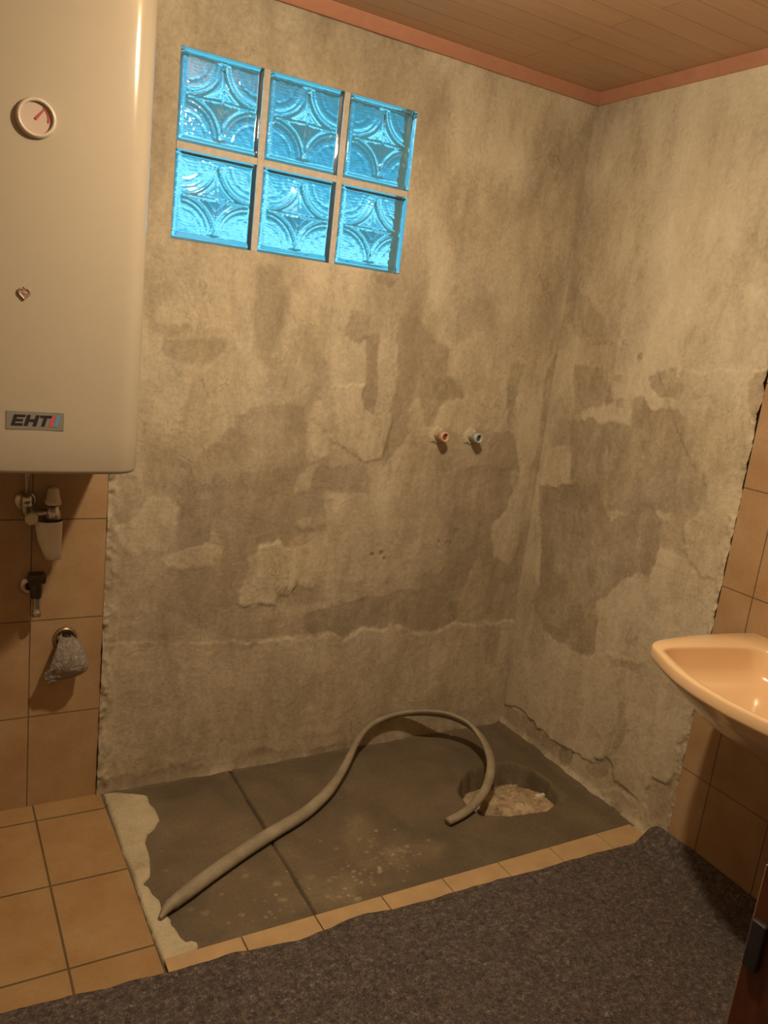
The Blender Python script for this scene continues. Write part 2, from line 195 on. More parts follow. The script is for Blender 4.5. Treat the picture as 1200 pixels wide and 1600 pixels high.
  (0.2,0.5,0.02,[[-0.944,-0.713],[-0.861,-0.732],[-0.843,-0.765],[-0.932,-0.756],[-0.97,-0.741]]),
  (0.62,0.3,0.03,[[-0.337,0.028],[-0.258,-0.134],[-0.265,-0.218],[-0.301,-0.12]]),
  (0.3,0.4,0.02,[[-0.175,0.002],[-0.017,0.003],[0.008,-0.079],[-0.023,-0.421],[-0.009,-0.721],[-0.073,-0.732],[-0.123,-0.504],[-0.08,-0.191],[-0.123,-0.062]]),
  (0.7,0.5,0.01,[[-0.105,-0.374],[-0.092,-0.438],[-0.107,-0.546],[-0.152,-0.566],[-0.134,-0.424]]),
  (0.25,0.6,0.02,[[-1.537,-0.684],[-1.471,-0.676],[-1.439,-0.723],[-1.462,-0.747],[-1.523,-0.744]]),
  (0.2,0.6,0.01,[[-1.275,-0.73],[-1.206,-0.733],[-1.18,-0.755],[-1.235,-0.758]]),
  (0.85,0.35,0.03,[[-1.17,-0.591],[-1.045,-0.611],[-1.027,-0.673],[-1.073,-0.76],[-1.191,-0.739],[-1.188,-0.652]]),
  (0.85,0.35,0.03,[[-0.979,-0.437],[-0.879,-0.389],[-0.944,-0.514],[-0.988,-0.498]]),
  (0.95,0.8,0.0025,[[-0.936,-0.599],[-0.928,-0.596],[-0.922,-0.6],[-0.924,-0.607],[-0.933,-0.608]]),
  (0.95,0.8,0.0025,[[-0.844,-0.586],[-0.841,-0.585],[-0.838,-0.587],[-0.839,-0.589],[-0.843,-0.59]]),
  (0.95,0.8,0.0025,[[-0.919,-0.646],[-0.915,-0.645],[-0.912,-0.647],[-0.913,-0.65],[-0.918,-0.651]]),
  (0.95,0.8,0.0025,[[-1.336,-0.636],[-1.331,-0.634],[-1.327,-0.637],[-1.328,-0.641],[-1.333,-0.641]]),
  (0.95,0.8,0.0025,[[-1.214,-0.646],[-1.211,-0.644],[-1.208,-0.646],[-1.209,-0.649],[-1.212,-0.65]]),
  (0.95,0.8,0.0025,[[-0.883,-0.568],[-0.878,-0.566],[-0.874,-0.569],[-0.876,-0.573],[-0.881,-0.573]]),
  (0.95,0.8,0.0025,[[-0.993,-0.636],[-0.987,-0.634],[-0.982,-0.637],[-0.984,-0.642],[-0.99,-0.642]]),
  (0.95,0.8,0.0025,[[-0.812,-0.499],[-0.806,-0.496],[-0.801,-0.499],[-0.803,-0.504],[-0.809,-0.505]]),
  (0.95,0.8,0.0025,[[-0.942,-0.57],[-0.938,-0.568],[-0.935,-0.57],[-0.936,-0.573],[-0.94,-0.574]]),
  (0.95,0.8,0.0025,[[-1.073,-0.723],[-1.069,-0.721],[-1.066,-0.723],[-1.067,-0.726],[-1.071,-0.727]]),
  (0.95,0.8,0.0025,[[-1.312,-0.654],[-1.308,-0.652],[-1.304,-0.654],[-1.305,-0.657],[-1.309,-0.658]]),
  (0.95,0.8,0.0025,[[-1.286,-0.702],[-1.282,-0.7],[-1.277,-0.703],[-1.278,-0.707],[-1.284,-0.708]]),
  (0.95,0.8,0.0025,[[-0.914,-0.519],[-0.907,-0.516],[-0.901,-0.52],[-0.903,-0.526],[-0.911,-0.526]]),
  (0.95,0.8,0.0025,[[-0.877,-0.6],[-0.87,-0.597],[-0.865,-0.6],[-0.867,-0.606],[-0.874,-0.607]]),
  (0.95,0.8,0.0025,[[-0.914,-0.581],[-0.908,-0.578],[-0.903,-0.582],[-0.905,-0.587],[-0.911,-0.587]]),
  (0.95,0.8,0.0025,[[-1.384,-0.682],[-1.381,-0.681],[-1.378,-0.683],[-1.378,-0.686],[-1.382,-0.686]]),
  (0.95,0.8,0.0025,[[-0.808,-0.674],[-0.804,-0.673],[-0.801,-0.675],[-0.802,-0.678],[-0.806,-0.678]]),
  (0.95,0.8,0.0025,[[-0.673,-0.538],[-0.669,-0.536],[-0.666,-0.538],[-0.668,-0.541],[-0.672,-0.542]]),
  (0.95,0.8,0.0025,[[-0.774,-0.522],[-0.77,-0.521],[-0.767,-0.523],[-0.768,-0.526],[-0.772,-0.526]]),
  (0.95,0.8,0.0025,[[-1.315,-0.697],[-1.31,-0.695],[-1.305,-0.698],[-1.306,-0.703],[-1.312,-0.703]]),
  (0.95,0.8,0.0025,[[-1.211,-0.701],[-1.207,-0.699],[-1.202,-0.701],[-1.203,-0.706],[-1.209,-0.706]]),
  (0.95,0.8,0.0025,[[-1.039,-0.667],[-1.033,-0.665],[-1.028,-0.668],[-1.03,-0.673],[-1.036,-0.673]]),
  (0.95,0.8,0.0025,[[-0.879,-0.673],[-0.874,-0.671],[-0.87,-0.674],[-0.872,-0.678],[-0.877,-0.678]]),
  (0.95,0.8,0.0025,[[-1.088,-0.714],[-1.081,-0.711],[-1.075,-0.715],[-1.077,-0.721],[-1.084,-0.721]]),
  (0.95,0.8,0.0025,[[-1.115,-0.711],[-1.108,-0.708],[-1.102,-0.712],[-1.104,-0.718],[-1.111,-0.718]]),
  (0.95,0.8,0.0025,[[-0.908,-0.59],[-0.902,-0.587],[-0.896,-0.591],[-0.898,-0.596],[-0.905,-0.597]]),
  (0.95,0.8,0.0025,[[-1.335,-0.711],[-1.329,-0.707],[-1.323,-0.711],[-1.324,-0.717],[-1.331,-0.718]]),
  (0.95,0.8,0.0025,[[-0.906,-0.638],[-0.899,-0.635],[-0.894,-0.639],[-0.896,-0.644],[-0.903,-0.645]]),
  (0.95,0.8,0.0025,[[-0.856,-0.623],[-0.851,-0.621],[-0.848,-0.624],[-0.849,-0.628],[-0.854,-0.628]]),
  (0.95,0.8,0.0025,[[-1.095,-0.699],[-1.091,-0.697],[-1.087,-0.7],[-1.088,-0.704],[-1.093,-0.704]]),
  (0.95,0.8,0.0025,[[-0.862,-0.665],[-0.856,-0.663],[-0.852,-0.666],[-0.854,-0.671],[-0.86,-0.671]]),
  (0.95,0.8,0.0025,[[-1.179,-0.654],[-1.175,-0.652],[-1.171,-0.655],[-1.172,-0.658],[-1.176,-0.659]]),
  (0.95,0.8,0.0025,[[-0.822,-0.61],[-0.815,-0.607],[-0.81,-0.61],[-0.812,-0.616],[-0.819,-0.617]]),
  (0.95,0.8,0.0025,[[-0.876,-0.629],[-0.871,-0.626],[-0.867,-0.629],[-0.868,-0.634],[-0.874,-0.634]]),
  (0.95,0.8,0.0025,[[-0.737,-0.582],[-0.729,-0.579],[-0.723,-0.583],[-0.726,-0.589],[-0.734,-0.589]]),
  (0.95,0.8,0.0025,[[-0.947,-0.64],[-0.939,-0.637],[-0.934,-0.641],[-0.936,-0.647],[-0.943,-0.647]]),
  (0.95,0.8,0.0025,[[-0.982,-0.657],[-0.976,-0.654],[-0.971,-0.658],[-0.973,-0.663],[-0.979,-0.664]]),
  (0.95,0.8,0.0025,[[-0.999,-0.689],[-0.994,-0.687],[-0.99,-0.69],[-0.992,-0.694],[-0.997,-0.694]]),
  (0.95,0.8,0.0025,[[-1.085,-0.687],[-1.078,-0.684],[-1.072,-0.688],[-1.074,-0.694],[-1.082,-0.694]]),
  (0.95,0.8,0.0025,[[-0.889,-0.666],[-0.885,-0.664],[-0.883,-0.666],[-0.884,-0.669],[-0.887,-0.669]]),
  (0.95,0.8,0.0025,[[-0.993,-0.672],[-0.987,-0.669],[-0.982,-0.672],[-0.984,-0.677],[-0.99,-0.678]]),
  (0.95,0.8,0.0025,[[-0.908,-0.72],[-0.902,-0.718],[-0.897,-0.721],[-0.899,-0.726],[-0.905,-0.727]]),
  (0.95,0.8,0.0025,[[-0.881,-0.606],[-0.876,-0.604],[-0.871,-0.607],[-0.873,-0.611],[-0.879,-0.612]]),
  (0.95,0.8,0.0025,[[-1.31,-0.707],[-1.306,-0.705],[-1.303,-0.708],[-1.303,-0.711],[-1.308,-0.712]]),
  (0.95,0.8,0.0025,[[-0.883,-0.645],[-0.88,-0.644],[-0.877,-0.645],[-0.878,-0.648],[-0.882,-0.648]]),
  (0.95,0.8,0.0025,[[-0.84,-0.605],[-0.831,-0.601],[-0.825,-0.605],[-0.827,-0.612],[-0.836,-0.613]]),
  (0.95,0.8,0.0025,[[-1.257,-0.717],[-1.251,-0.715],[-1.246,-0.718],[-1.247,-0.724],[-1.254,-0.724]]),
  (0.95,0.8,0.0025,[[-1.208,-0.561],[-1.203,-0.559],[-1.198,-0.562],[-1.199,-0.567],[-1.205,-0.567]]),
  (0.95,0.8,0.0025,[[-0.818,-0.584],[-0.809,-0.58],[-0.802,-0.584],[-0.805,-0.592],[-0.814,-0.592]]),
  (0.95,0.8,0.0025,[[-1.015,-0.647],[-1.007,-0.644],[-1.001,-0.648],[-1.003,-0.654],[-1.011,-0.655]]),
  (0.95,0.8,0.0025,[[-1.277,-0.643],[-1.271,-0.639],[-1.265,-0.643],[-1.266,-0.649],[-1.273,-0.65]]),
  (0.95,0.8,0.0025,[[-0.846,-0.595],[-0.838,-0.592],[-0.833,-0.596],[-0.835,-0.602],[-0.843,-0.602]]),
  (0.95,0.8,0.0025,[[-0.953,-0.606],[-0.95,-0.605],[-0.948,-0.606],[-0.948,-0.609],[-0.952,-0.609]]),
  (0.95,0.8,0.0025,[[-0.819,-0.629],[-0.814,-0.627],[-0.811,-0.63],[-0.812,-0.633],[-0.817,-0.634]]),
  (0.95,0.8,0.0025,[[-1.308,-0.725],[-1.305,-0.723],[-1.302,-0.725],[-1.302,-0.728],[-1.306,-0.729]]),
  (0.95,0.8,0.0025,[[-0.998,-0.702],[-0.991,-0.699],[-0.985,-0.703],[-0.987,-0.709],[-0.995,-0.709]]),
  (0.95,0.8,0.0025,[[-1.089,-0.636],[-1.084,-0.634],[-1.08,-0.637],[-1.082,-0.641],[-1.087,-0.641]]),
  (0.95,0.8,0.0025,[[-0.875,-0.688],[-0.869,-0.686],[-0.864,-0.689],[-0.866,-0.694],[-0.872,-0.694]]),
  (0.95,0.8,0.0025,[[-0.803,-0.628],[-0.795,-0.625],[-0.788,-0.629],[-0.791,-0.635],[-0.799,-0.636]]),
  (0.95,0.8,0.0025,[[-0.829,-0.678],[-0.825,-0.676],[-0.822,-0.678],[-0.823,-0.681],[-0.827,-0.681]]),
  (0.95,0.8,0.0025,[[-1.038,-0.652],[-1.032,-0.649],[-1.026,-0.653],[-1.028,-0.658],[-1.035,-0.659]]),
  (0.95,0.8,0.0025,[[-1.367,-0.713],[-1.364,-0.712],[-1.36,-0.714],[-1.361,-0.717],[-1.365,-0.717]]),
  (0.95,0.8,0.0025,[[-1.135,-0.713],[-1.131,-0.711],[-1.128,-0.713],[-1.129,-0.717],[-1.133,-0.717]]),
 ],
}
RAISE = {'back': [(0.003,[[-1.248,0.48],[-1.112,0.474],[-0.938,0.48],[-0.827,0.477],[-0.79,0.446],[-0.72,0.483],[-0.632,0.465],[-0.601,0.49],[-0.555,0.476],[-0.459,0.439],[-0.384,0.44],[-0.313,0.472],[-0.201,0.449],[-0.028,0.456],[0.037,0.451],[0.169,-0.336],[-1.726,-0.095],[-1.742,0.529]]),(0.003,[[-1.183,0.779],[-1.136,0.82],[-1.084,0.818],[-1.06,0.803],[-1.014,0.794],[-0.989,0.696],[-1.001,0.667],[-1.021,0.631],[-1.052,0.64],[-1.071,0.597],[-1.205,0.614],[-1.202,0.665],[-1.184,0.707]]),(0.003,[[-0.89,1.358],[-0.811,1.364],[-0.828,1.324],[-0.815,1.279],[-0.694,1.276],[-0.697,1.239],[-0.719,1.117],[-0.793,1.102],[-0.926,1.177],[-1.004,1.251],[-0.96,1.353]])],'right': [(0.005,[[0.749,3.066],[-0.023,0.095],[-0.131,0.122],[-0.183,0.106],[-0.305,0.086],[-0.433,0.099],[-0.464,0.1],[-0.521,0.115],[-0.605,0.17],[-0.622,0.158],[-0.643,0.108],[-0.787,0.096],[-0.78,0.15],[-0.801,0.201],[-0.87,0.221],[-0.882,0.25],[-0.882,0.333],[-0.865,0.368],[-0.89,0.392],[-0.887,0.437],[-0.896,0.489],[-0.963,0.574],[-1.216,2.507]]),(0.004,[[-0.601,0.031],[-0.646,0.081],[-0.801,0.101],[-0.822,0.049],[-0.815,0.008],[-0.736,0.009],[-0.644,0.011]]),(0.003,[[-0.495,1.522],[-0.933,1.567],[-0.898,1.095],[-0.899,0.925],[-0.83,0.915],[-0.739,0.981],[-0.72,1.059],[-0.784,1.131],[-0.782,1.198],[-0.661,1.296]])]}
HOLE = [(-0.469,-0.37),(-0.422,-0.322),(-0.35,-0.282),(-0.247,-0.266),(-0.159,-0.29),(-0.117,-0.339),(-0.105,-0.414),(-0.136,-0.527),(-0.18,-0.566),(-0.244,-0.59),(-0.339,-0.579),(-0.438,-0.552),(-0.484,-0.535),(-0.497,-0.481),(-0.487,-0.432)]
MORTAR = [(-1.614,-0.009),(-1.613,-0.084),(-1.616,-0.158),(-1.615,-0.243),(-1.618,-0.322),(-1.613,-0.406),(-1.616,-0.488),(-1.618,-0.587),(-1.617,-0.684),(-1.618,-0.727),(-1.614,-0.766),(-1.577,-0.763),(-1.535,-0.761),(-1.522,-0.752),(-1.52,-0.733),(-1.531,-0.721),(-1.544,-0.719),(-1.549,-0.701),(-1.554,-0.68),(-1.561,-0.641),(-1.557,-0.634),(-1.568,-0.585),(-1.569,-0.546),(-1.579,-0.514),(-1.58,-0.49),(-1.591,-0.474),(-1.569,-0.453),(-1.558,-0.421),(-1.55,-0.38),(-1.547,-0.335),(-1.544,-0.297),(-1.531,-0.267),(-1.506,-0.248),(-1.492,-0.224),(-1.479,-0.207),(-1.476,-0.17),(-1.479,-0.139),(-1.488,-0.105),(-1.482,-0.071),(-1.494,-0.058),(-1.532,-0.037),(-1.571,-0.016)]
FELT_EDGE = [(-1.974,-0.784),(-1.821,-0.794),(-1.752,-0.805),(-1.704,-0.801),(-1.615,-0.809),(-1.514,-0.811),(-1.451,-0.805),(-1.415,-0.815),(-1.284,-0.83),(-1.204,-0.823),(-1.139,-0.811),(-1.088,-0.81),(-1.001,-0.823),(-0.885,-0.829),(-0.739,-0.827),(-0.59,-0.833),(-0.488,-0.841),(-0.391,-0.839),(-0.282,-0.841),(-0.188,-0.845),(-0.094,-0.852),(-0.042,-0.839),(0.015,-0.812)]
HOSE = [[-1.588,-0.632,0.008,0.0095],[-1.563,-0.61,0.014,0.0269],[-1.505,-0.573,0.018,0.0411],[-1.418,-0.523,0.018,0.0441],[-1.303,-0.462,0.018,0.0454],[-1.191,-0.409,0.018,0.0447],[-1.073,-0.358,0.02,0.0416],[-0.949,-0.285,0.03,0.0363],[-0.839,-0.191,0.05,0.0306],[-0.736,-0.087,0.08,0.0244],[-0.662,-0.038,0.105,0.0273],[-0.581,-0.029,0.125,0.0352],[-0.504,-0.04,0.135,0.0507],[-0.42,-0.07,0.14,0.0637],[-0.339,-0.107,0.13,0.0693],[-0.283,-0.174,0.11,0.0692],[-0.28,-0.26,0.085,0.0505],[-0.319,-0.353,0.065,0.0395],[-0.384,-0.429,0.045,0.0337],[-0.455,-0.48,0.03,0.0306],[-0.539,-0.518,0.018,0.0299],[-0.627,-0.541,0.012,0.0293]]


# ------------------------------------------------------------------ helpers
def tag(o, label=None, cat=None, group=None, kind=None):
    if label: o['label'] = label
    if cat: o['category'] = cat
    if group: o['group'] = group
    if kind: o['kind'] = kind
    return o
def thing(name, label, cat, loc=(0, 0, 0), group=None):
    o = bpy.data.objects.new(name, None); C.objects.link(o); o.location = loc; o.empty_display_size = .05
    return tag(o, label, cat, group)
def obj(name, bm, mat, parent=None, smooth=True, recalc=True):
    me = bpy.data.meshes.new(name)
    if recalc: bmesh.ops.recalc_face_normals(bm, faces=bm.faces)
    bm.to_mesh(me); bm.free()
    if smooth:
        for p in me.polygons: p.use_smooth = True
    me.materials.append(mat)
    o = bpy.data.objects.new(name, me); C.objects.link(o)
    if parent:
        o.parent = parent
        l = Vector(parent.location)
        if parent.parent: l += Vector(parent.parent.location)
        o.data.transform(Matrix.Translation(-l))
    return o
def autosmooth(o, ang=35):
    m = o.data
    try: m.set_sharp_from_angle(angle=math.radians(ang))
    except Exception: pass
    return o
def add_box(bm, lo, hi, bev=0, mat=None):
    r = bmesh.ops.create_cube(bm, size=1)
    vs = r['verts']
    for v in vs:
        v.co = Vector([(lo[i]+hi[i])/2 + v.co[i]*(hi[i]-lo[i]) for i in range(3)])
    if bev:
        es = list({e for v in vs for e in v.link_edges})
        r2 = bmesh.ops.bevel(bm, geom=es, offset=bev, segments=3, profile=.5, affect='EDGES')
        vs = list({v for f in r2['faces'] for v in f.verts} | {v for v in vs if v.is_valid})
    if mat is not None:
        bmesh.ops.transform(bm, matrix=mat, verts=vs)
    return vs
def frame_of(axis):
    a = Vector(axis).normalized(); h = Vector((0, 0, 1)) if abs(a.z) < .9 else Vector((1, 0, 0))
    u = a.cross(h).normalized(); v = a.cross(u).normalized()
    return a, u, v
def add_lathe(bm, org, axis, prof, n=48, squash=None):
    """prof: list of (distance along axis, radius)"""
    a, u, v = frame_of(axis); org = Vector(org); rings = []
    for d, r in prof:
        if r < 1e-6: rings.append([bm.verts.new(org+a*d)])
        else: rings.append([bm.verts.new(org+a*d+(u*math.cos(2*PI*k/n)+v*math.sin(2*PI*k/n))*r) for k in range(n)])
    for A, B in zip(rings, rings[1:]):
        if len(A) == 1 and len(B) == 1: continue
        for k in range(n):
            j = (k+1) % n
            if len(A) == 1: bm.faces.new((A[0], B[j], B[k]))
            elif len(B) == 1: bm.faces.new((A[k], A[j], B[0]))
            else: bm.faces.new((A[k], A[j], B[j], B[k]))
    return rings
def add_tube(bm, pts, rad, n=16, cap=True):
    pts = [Vector(p) for p in pts]; R = rad if hasattr(rad, '__len__') else [rad]*len(pts)
    rings = []; u = None
    for i, p in enumerate(pts):
        t = (pts[min(i+1, len(pts)-1)]-pts[max(i-1, 0)]).normalized()
        if u is None: u = t.cross(Vector((0, 0, 1)) if abs(t.z) < .9 else Vector((1, 0, 0))).normalized()
        u = (u-t*u.dot(t)).normalized(); v = t.cross(u)
        rings.append([bm.verts.new(p+(u*math.cos(2*PI*k/n)+v*math.sin(2*PI*k/n))*R[i]) for k in range(n)])
    for A, B in zip(rings, rings[1:]):
        for k in range(n): bm.faces.new((A[k], A[(k+1) % n], B[(k+1) % n], B[k]))
    if cap: bm.faces.new(rings[0][::-1]); bm.faces.new(rings[-1])
def loft(bm, rings, cap0=False, cap1=False):
    R = [[bm.verts.new(p) for p in r] for r in rings]; n = len(R[0])
    for A, B in zip(R, R[1:]):
        for k in range(n): bm.faces.new((A[k], A[(k+1) % n], B[(k+1) % n], B[k]))
    if cap0: bm.faces.new(R[0][::-1])
    if cap1: bm.faces.new(R[-1])
    return R
def catmull(P, k):
    P = np.array(P, float); out = []
    for i in range(len(P)-1):
        p0, p1, p2, p3 = P[max(i-1, 0)], P[i], P[i+1], P[min(i+2, len(P)-1)]
        for j in range(k):
            t = j/k
            out.append(.5*((2*p1)+(-p0+p2)*t+(2*p0-5*p1+4*p2-p3)*t*t+(-p0+3*p1-3*p2+p3)*t**3))
    out.append(P[-1]); return np.array(out)

# numpy value noise on a plane
def vnoise(x, y, seed):
    g = np.random.default_rng(seed).random((97, 97))*2-1
    xi = np.floor(x).astype(int); yi = np.floor(y).astype(int); fx = x-xi; fy = y-yi
    fx = fx*fx*(3-2*fx); fy = fy*fy*(3-2*fy)
    a = g[xi % 97, yi % 97]; b_ = g[(xi+1) % 97, yi % 97]; c = g[xi % 97, (yi+1) % 97]; d = g[(xi+1) % 97, (yi+1) % 97]
    return (a*(1-fx)+b_*fx)*(1-fy)+(c*(1-fx)+d*fx)*fy
def fbm(x, y, seed, f=1.0, octv=4, gain=.5):
    s = 0; a = 1; t = 0
    for o in range(octv):
        s = s+a*vnoise(x*f+13.7*o, y*f+7.1*o, seed+o); t += a; a *= gain; f *= 2.03
    return s/t
def poly_sd(x, y, P):
    """signed distance (positive inside) of points to polygon"""
    P = np.array(P); d = np.full(x.shape, 1e9); ins = np.zeros(x.shape, bool)
    for (ax, ay), (bx, by) in zip(P, np.roll(P, -1, 0)):
        ex, ey = bx-ax, by-ay; wx_, wy_ = x-ax, y-ay
        t = np.clip((wx_*ex+wy_*ey)/(ex*ex+ey*ey+1e-12), 0, 1)
        d = np.minimum(d, (wx_-ex*t)**2+(wy_-ey*t)**2)
        c = ((ay > y) != (by > y)) & (x < (bx-ax)*(y-ay)/(by-ay+1e-12)+ax)
        ins ^= c
    d = np.sqrt(d); return np.where(ins, d, -d)
def paint(x, y, patches, base, seed, warp=.018):
    """plaster tone 0 (dark, damp) .. 1 (pale) from the patch outlines, edges frayed by noise"""
    tone = base.copy()
    wx_ = x+fbm(x, y*.45, seed, 16, 5, .72)*warp*1.3; wy_ = y+fbm(x, y*.8, seed+9, 14, 5, .72)*warp*1.6
    grain = fbm(x, y*.6, seed+20, 22, 4, .6)
    for t, al, soft, P in patches:
        P_ = np.array(P); lo = P_.min(0)-soft-.05; hi = P_.max(0)+soft+.05
        m = (x > lo[0]) & (x < hi[0]) & (y > lo[1]) & (y < hi[1])
        if not m.any(): continue
        small = (P_.max(0)-P_.min(0)).max() < .05
        X, Y = (x[m]*.7+wx_[m]*.3, y[m]*.7+wy_[m]*.3) if small else (wx_[m], wy_[m])
        sd = poly_sd(X, Y, P)
        k = np.clip(sd/(soft*1.3)+.5, 0, 1); k = k*k*(3-2*k)*al*.72*(.85+.5*grain[m])
        tone[m] = tone[m]*(1-k)+t*k
    return tone
def breaks(a, b, step, pts=()):
    ks = sorted([a, b]+[p for p in pts if a < p < b]); out = []
    for p, q in zip(ks, ks[1:]):
        n = max(1, round(abs(q-p)/step)); out += [p+(q-p)*i/n for i in range(n)]
    return np.array(out+[ks[-1]])
def grid_obj(name, A, B, pos, keep, mat, attrs, flip=False):
    """height-field surface: pos(a, b) -> xyz arrays; keep(a, b) of face centres"""
    aa, bb = np.meshgrid(A, B, indexing='ij'); na, nb = len(A), len(B)
    xyz = np.stack(pos(aa, bb), -1).reshape(-1, 3)
    ca = (aa[:-1, :-1]+aa[1:, 1:])/2; cb = (bb[:-1, :-1]+bb[1:, 1:])/2
    idx = np.arange(na*nb).reshape(na, nb)
    q = np.stack([idx[:-1, :-1], idx[1:, :-1], idx[1:, 1:], idx[:-1, 1:]], -1)[keep(ca, cb)]
    if flip: q = q[:, ::-1]
    q = q.reshape(-1, 4)
    me = bpy.data.meshes.new(name)
    me.vertices.add(len(xyz)); me.vertices.foreach_set('co', xyz.astype(np.float32).ravel())
    me.loops.add(q.size); me.loops.foreach_set('vertex_index', q.ravel().astype(np.int32))
    me.polygons.add(len(q)); me.polygons.foreach_set('loop_start', np.arange(0, q.size, 4, dtype=np.int32))
    me.polygons.foreach_set('use_smooth', np.ones(len(q), bool))
    me.update(calc_edges=True); me.validate()
    for k, v in attrs.items():
        at = me.attributes.new(k, 'FLOAT', 'POINT'); at.data.foreach_set('value', v(aa, bb).astype(np.float32).ravel())
    me.materials.append(mat)
    o = bpy.data.objects.new(name, me); C.objects.link(o); return o

# ------------------------------------------------------------------ materials
class NT:
    def __init__(s, name):
        s.m = bpy.data.materials.new(name); s.m.use_nodes = True; s.t = s.m.node_tree
        s.b = s.t.nodes['Principled BSDF']; s.tc = s.n('ShaderNodeTexCoord'); s.co = s.tc.outputs['Object']
    def n(s, typ, **kw):
        x = s.t.nodes.new(typ)
        for k, v in kw.items(): setattr(x, k, v)
        return x
    def l(s, a, b): s.t.links.new(a, b)
    def noise(s, scale, detail=4, rough=.5, vec=None, dist=0):
        x = s.n('ShaderNodeTexNoise'); x.inputs['Scale'].default_value = scale; x.inputs['Detail'].default_value = detail
        x.inputs['Roughness'].default_value = rough; x.inputs['Distortion'].default_value = dist
        s.l(vec or s.co, x.inputs['Vector']); return x.outputs['Fac']
    def map(s, scale, loc=(0, 0, 0), rot=(0, 0, 0)):
        x = s.n('ShaderNodeMapping'); x.inputs['Scale'].default_value = scale; x.inputs['Location'].default_value = loc; x.inputs['Rotation'].default_value = rot
        s.l(s.co, x.inputs['Vector']); return x.outputs[0]
    def ramp(s, fac, stops, interp='LINEAR'):
        x = s.n('ShaderNodeValToRGB'); x.color_ramp.interpolation = interp; e = x.color_ramp.elements
        e[0].position, e[0].color = stops[0][0], (*stops[0][1], 1)
        e[1].position, e[1].color = stops[-1][0], (*stops[-1][1], 1)
        for p, c in stops[1:-1]: q = e.new(p); q.color = (*c, 1)
        s.l(fac, x.inputs[0]); return x.outputs[0]
    def math(s, op, a, b=None, c=None):
        x = s.n('ShaderNodeMath', operation=op)
        for i, v in enumerate((a, b, c)):
            if v is None: continue
            if isinstance(v, (int, float)): x.inputs[i].default_value = v
            else: s.l(v, x.inputs[i])
        return x.outputs[0]
    def mix(s, fac, a, b, mode='MIX'):
        x = s.n('ShaderNodeMix', data_type='RGBA', blend_type=mode)
        for i, v in ((0, fac), (6, a), (7, b)):
            if isinstance(v, (int, float)): x.inputs[i].default_value = v
            elif isinstance(v, tuple): x.inputs[i].default_value = (*v, 1)
            else: s.l(v, x.inputs[i])
        return x.outputs[2]
    def bump(s, h, dist, strength=1, prev=None):
        x = s.n('ShaderNodeBump'); x.inputs['Distance'].default_value = dist; x.inputs['Strength'].default_value = strength
        s.l(h, x.inputs['Height'])
        if prev: s.l(prev, x.inputs['Normal'])
        return x.outputs[0]
    def attr(s, name):
        x = s.n('ShaderNodeAttribute', attribute_name=name); return x.outputs['Fac']
    def col(s, v):
        if isinstance(v, tuple): s.b.inputs['Base Color'].default_value = (*v, 1)
        else: s.l(v, s.b.inputs['Base Color'])
        return s
    def rough(s, v):
        if isinstance(v, (int, float)): s.b.inputs['Roughness'].default_value = v
        else: s.l(v, s.b.inputs['Roughness'])
        return s
    def nrm(s, v): s.l(v, s.b.inputs['Normal']); return s
    def set(s, **kw):
        for k, v in kw.items(): s.b.inputs[k.replace('_', ' ')].default_value = v
        return s
def simple(name, col, rough=.5, metal=0, spec=.5, var=.08, scale=30, coat=0):
    n = NT(name)
    c1 = tuple(max(0, c*(1-var)) for c in col); c2 = tuple(min(1, c*(1+var)) for c in col)
    n.col(n.ramp(n.noise(scale), [(.3, c1), (.7, c2)])).rough(rough)
    n.b.inputs['Metallic'].default_value = metal; n.b.inputs['Specular IOR Level'].default_value = spec
    n.b.inputs['Coat Weight'].default_value = coat
    return n.m

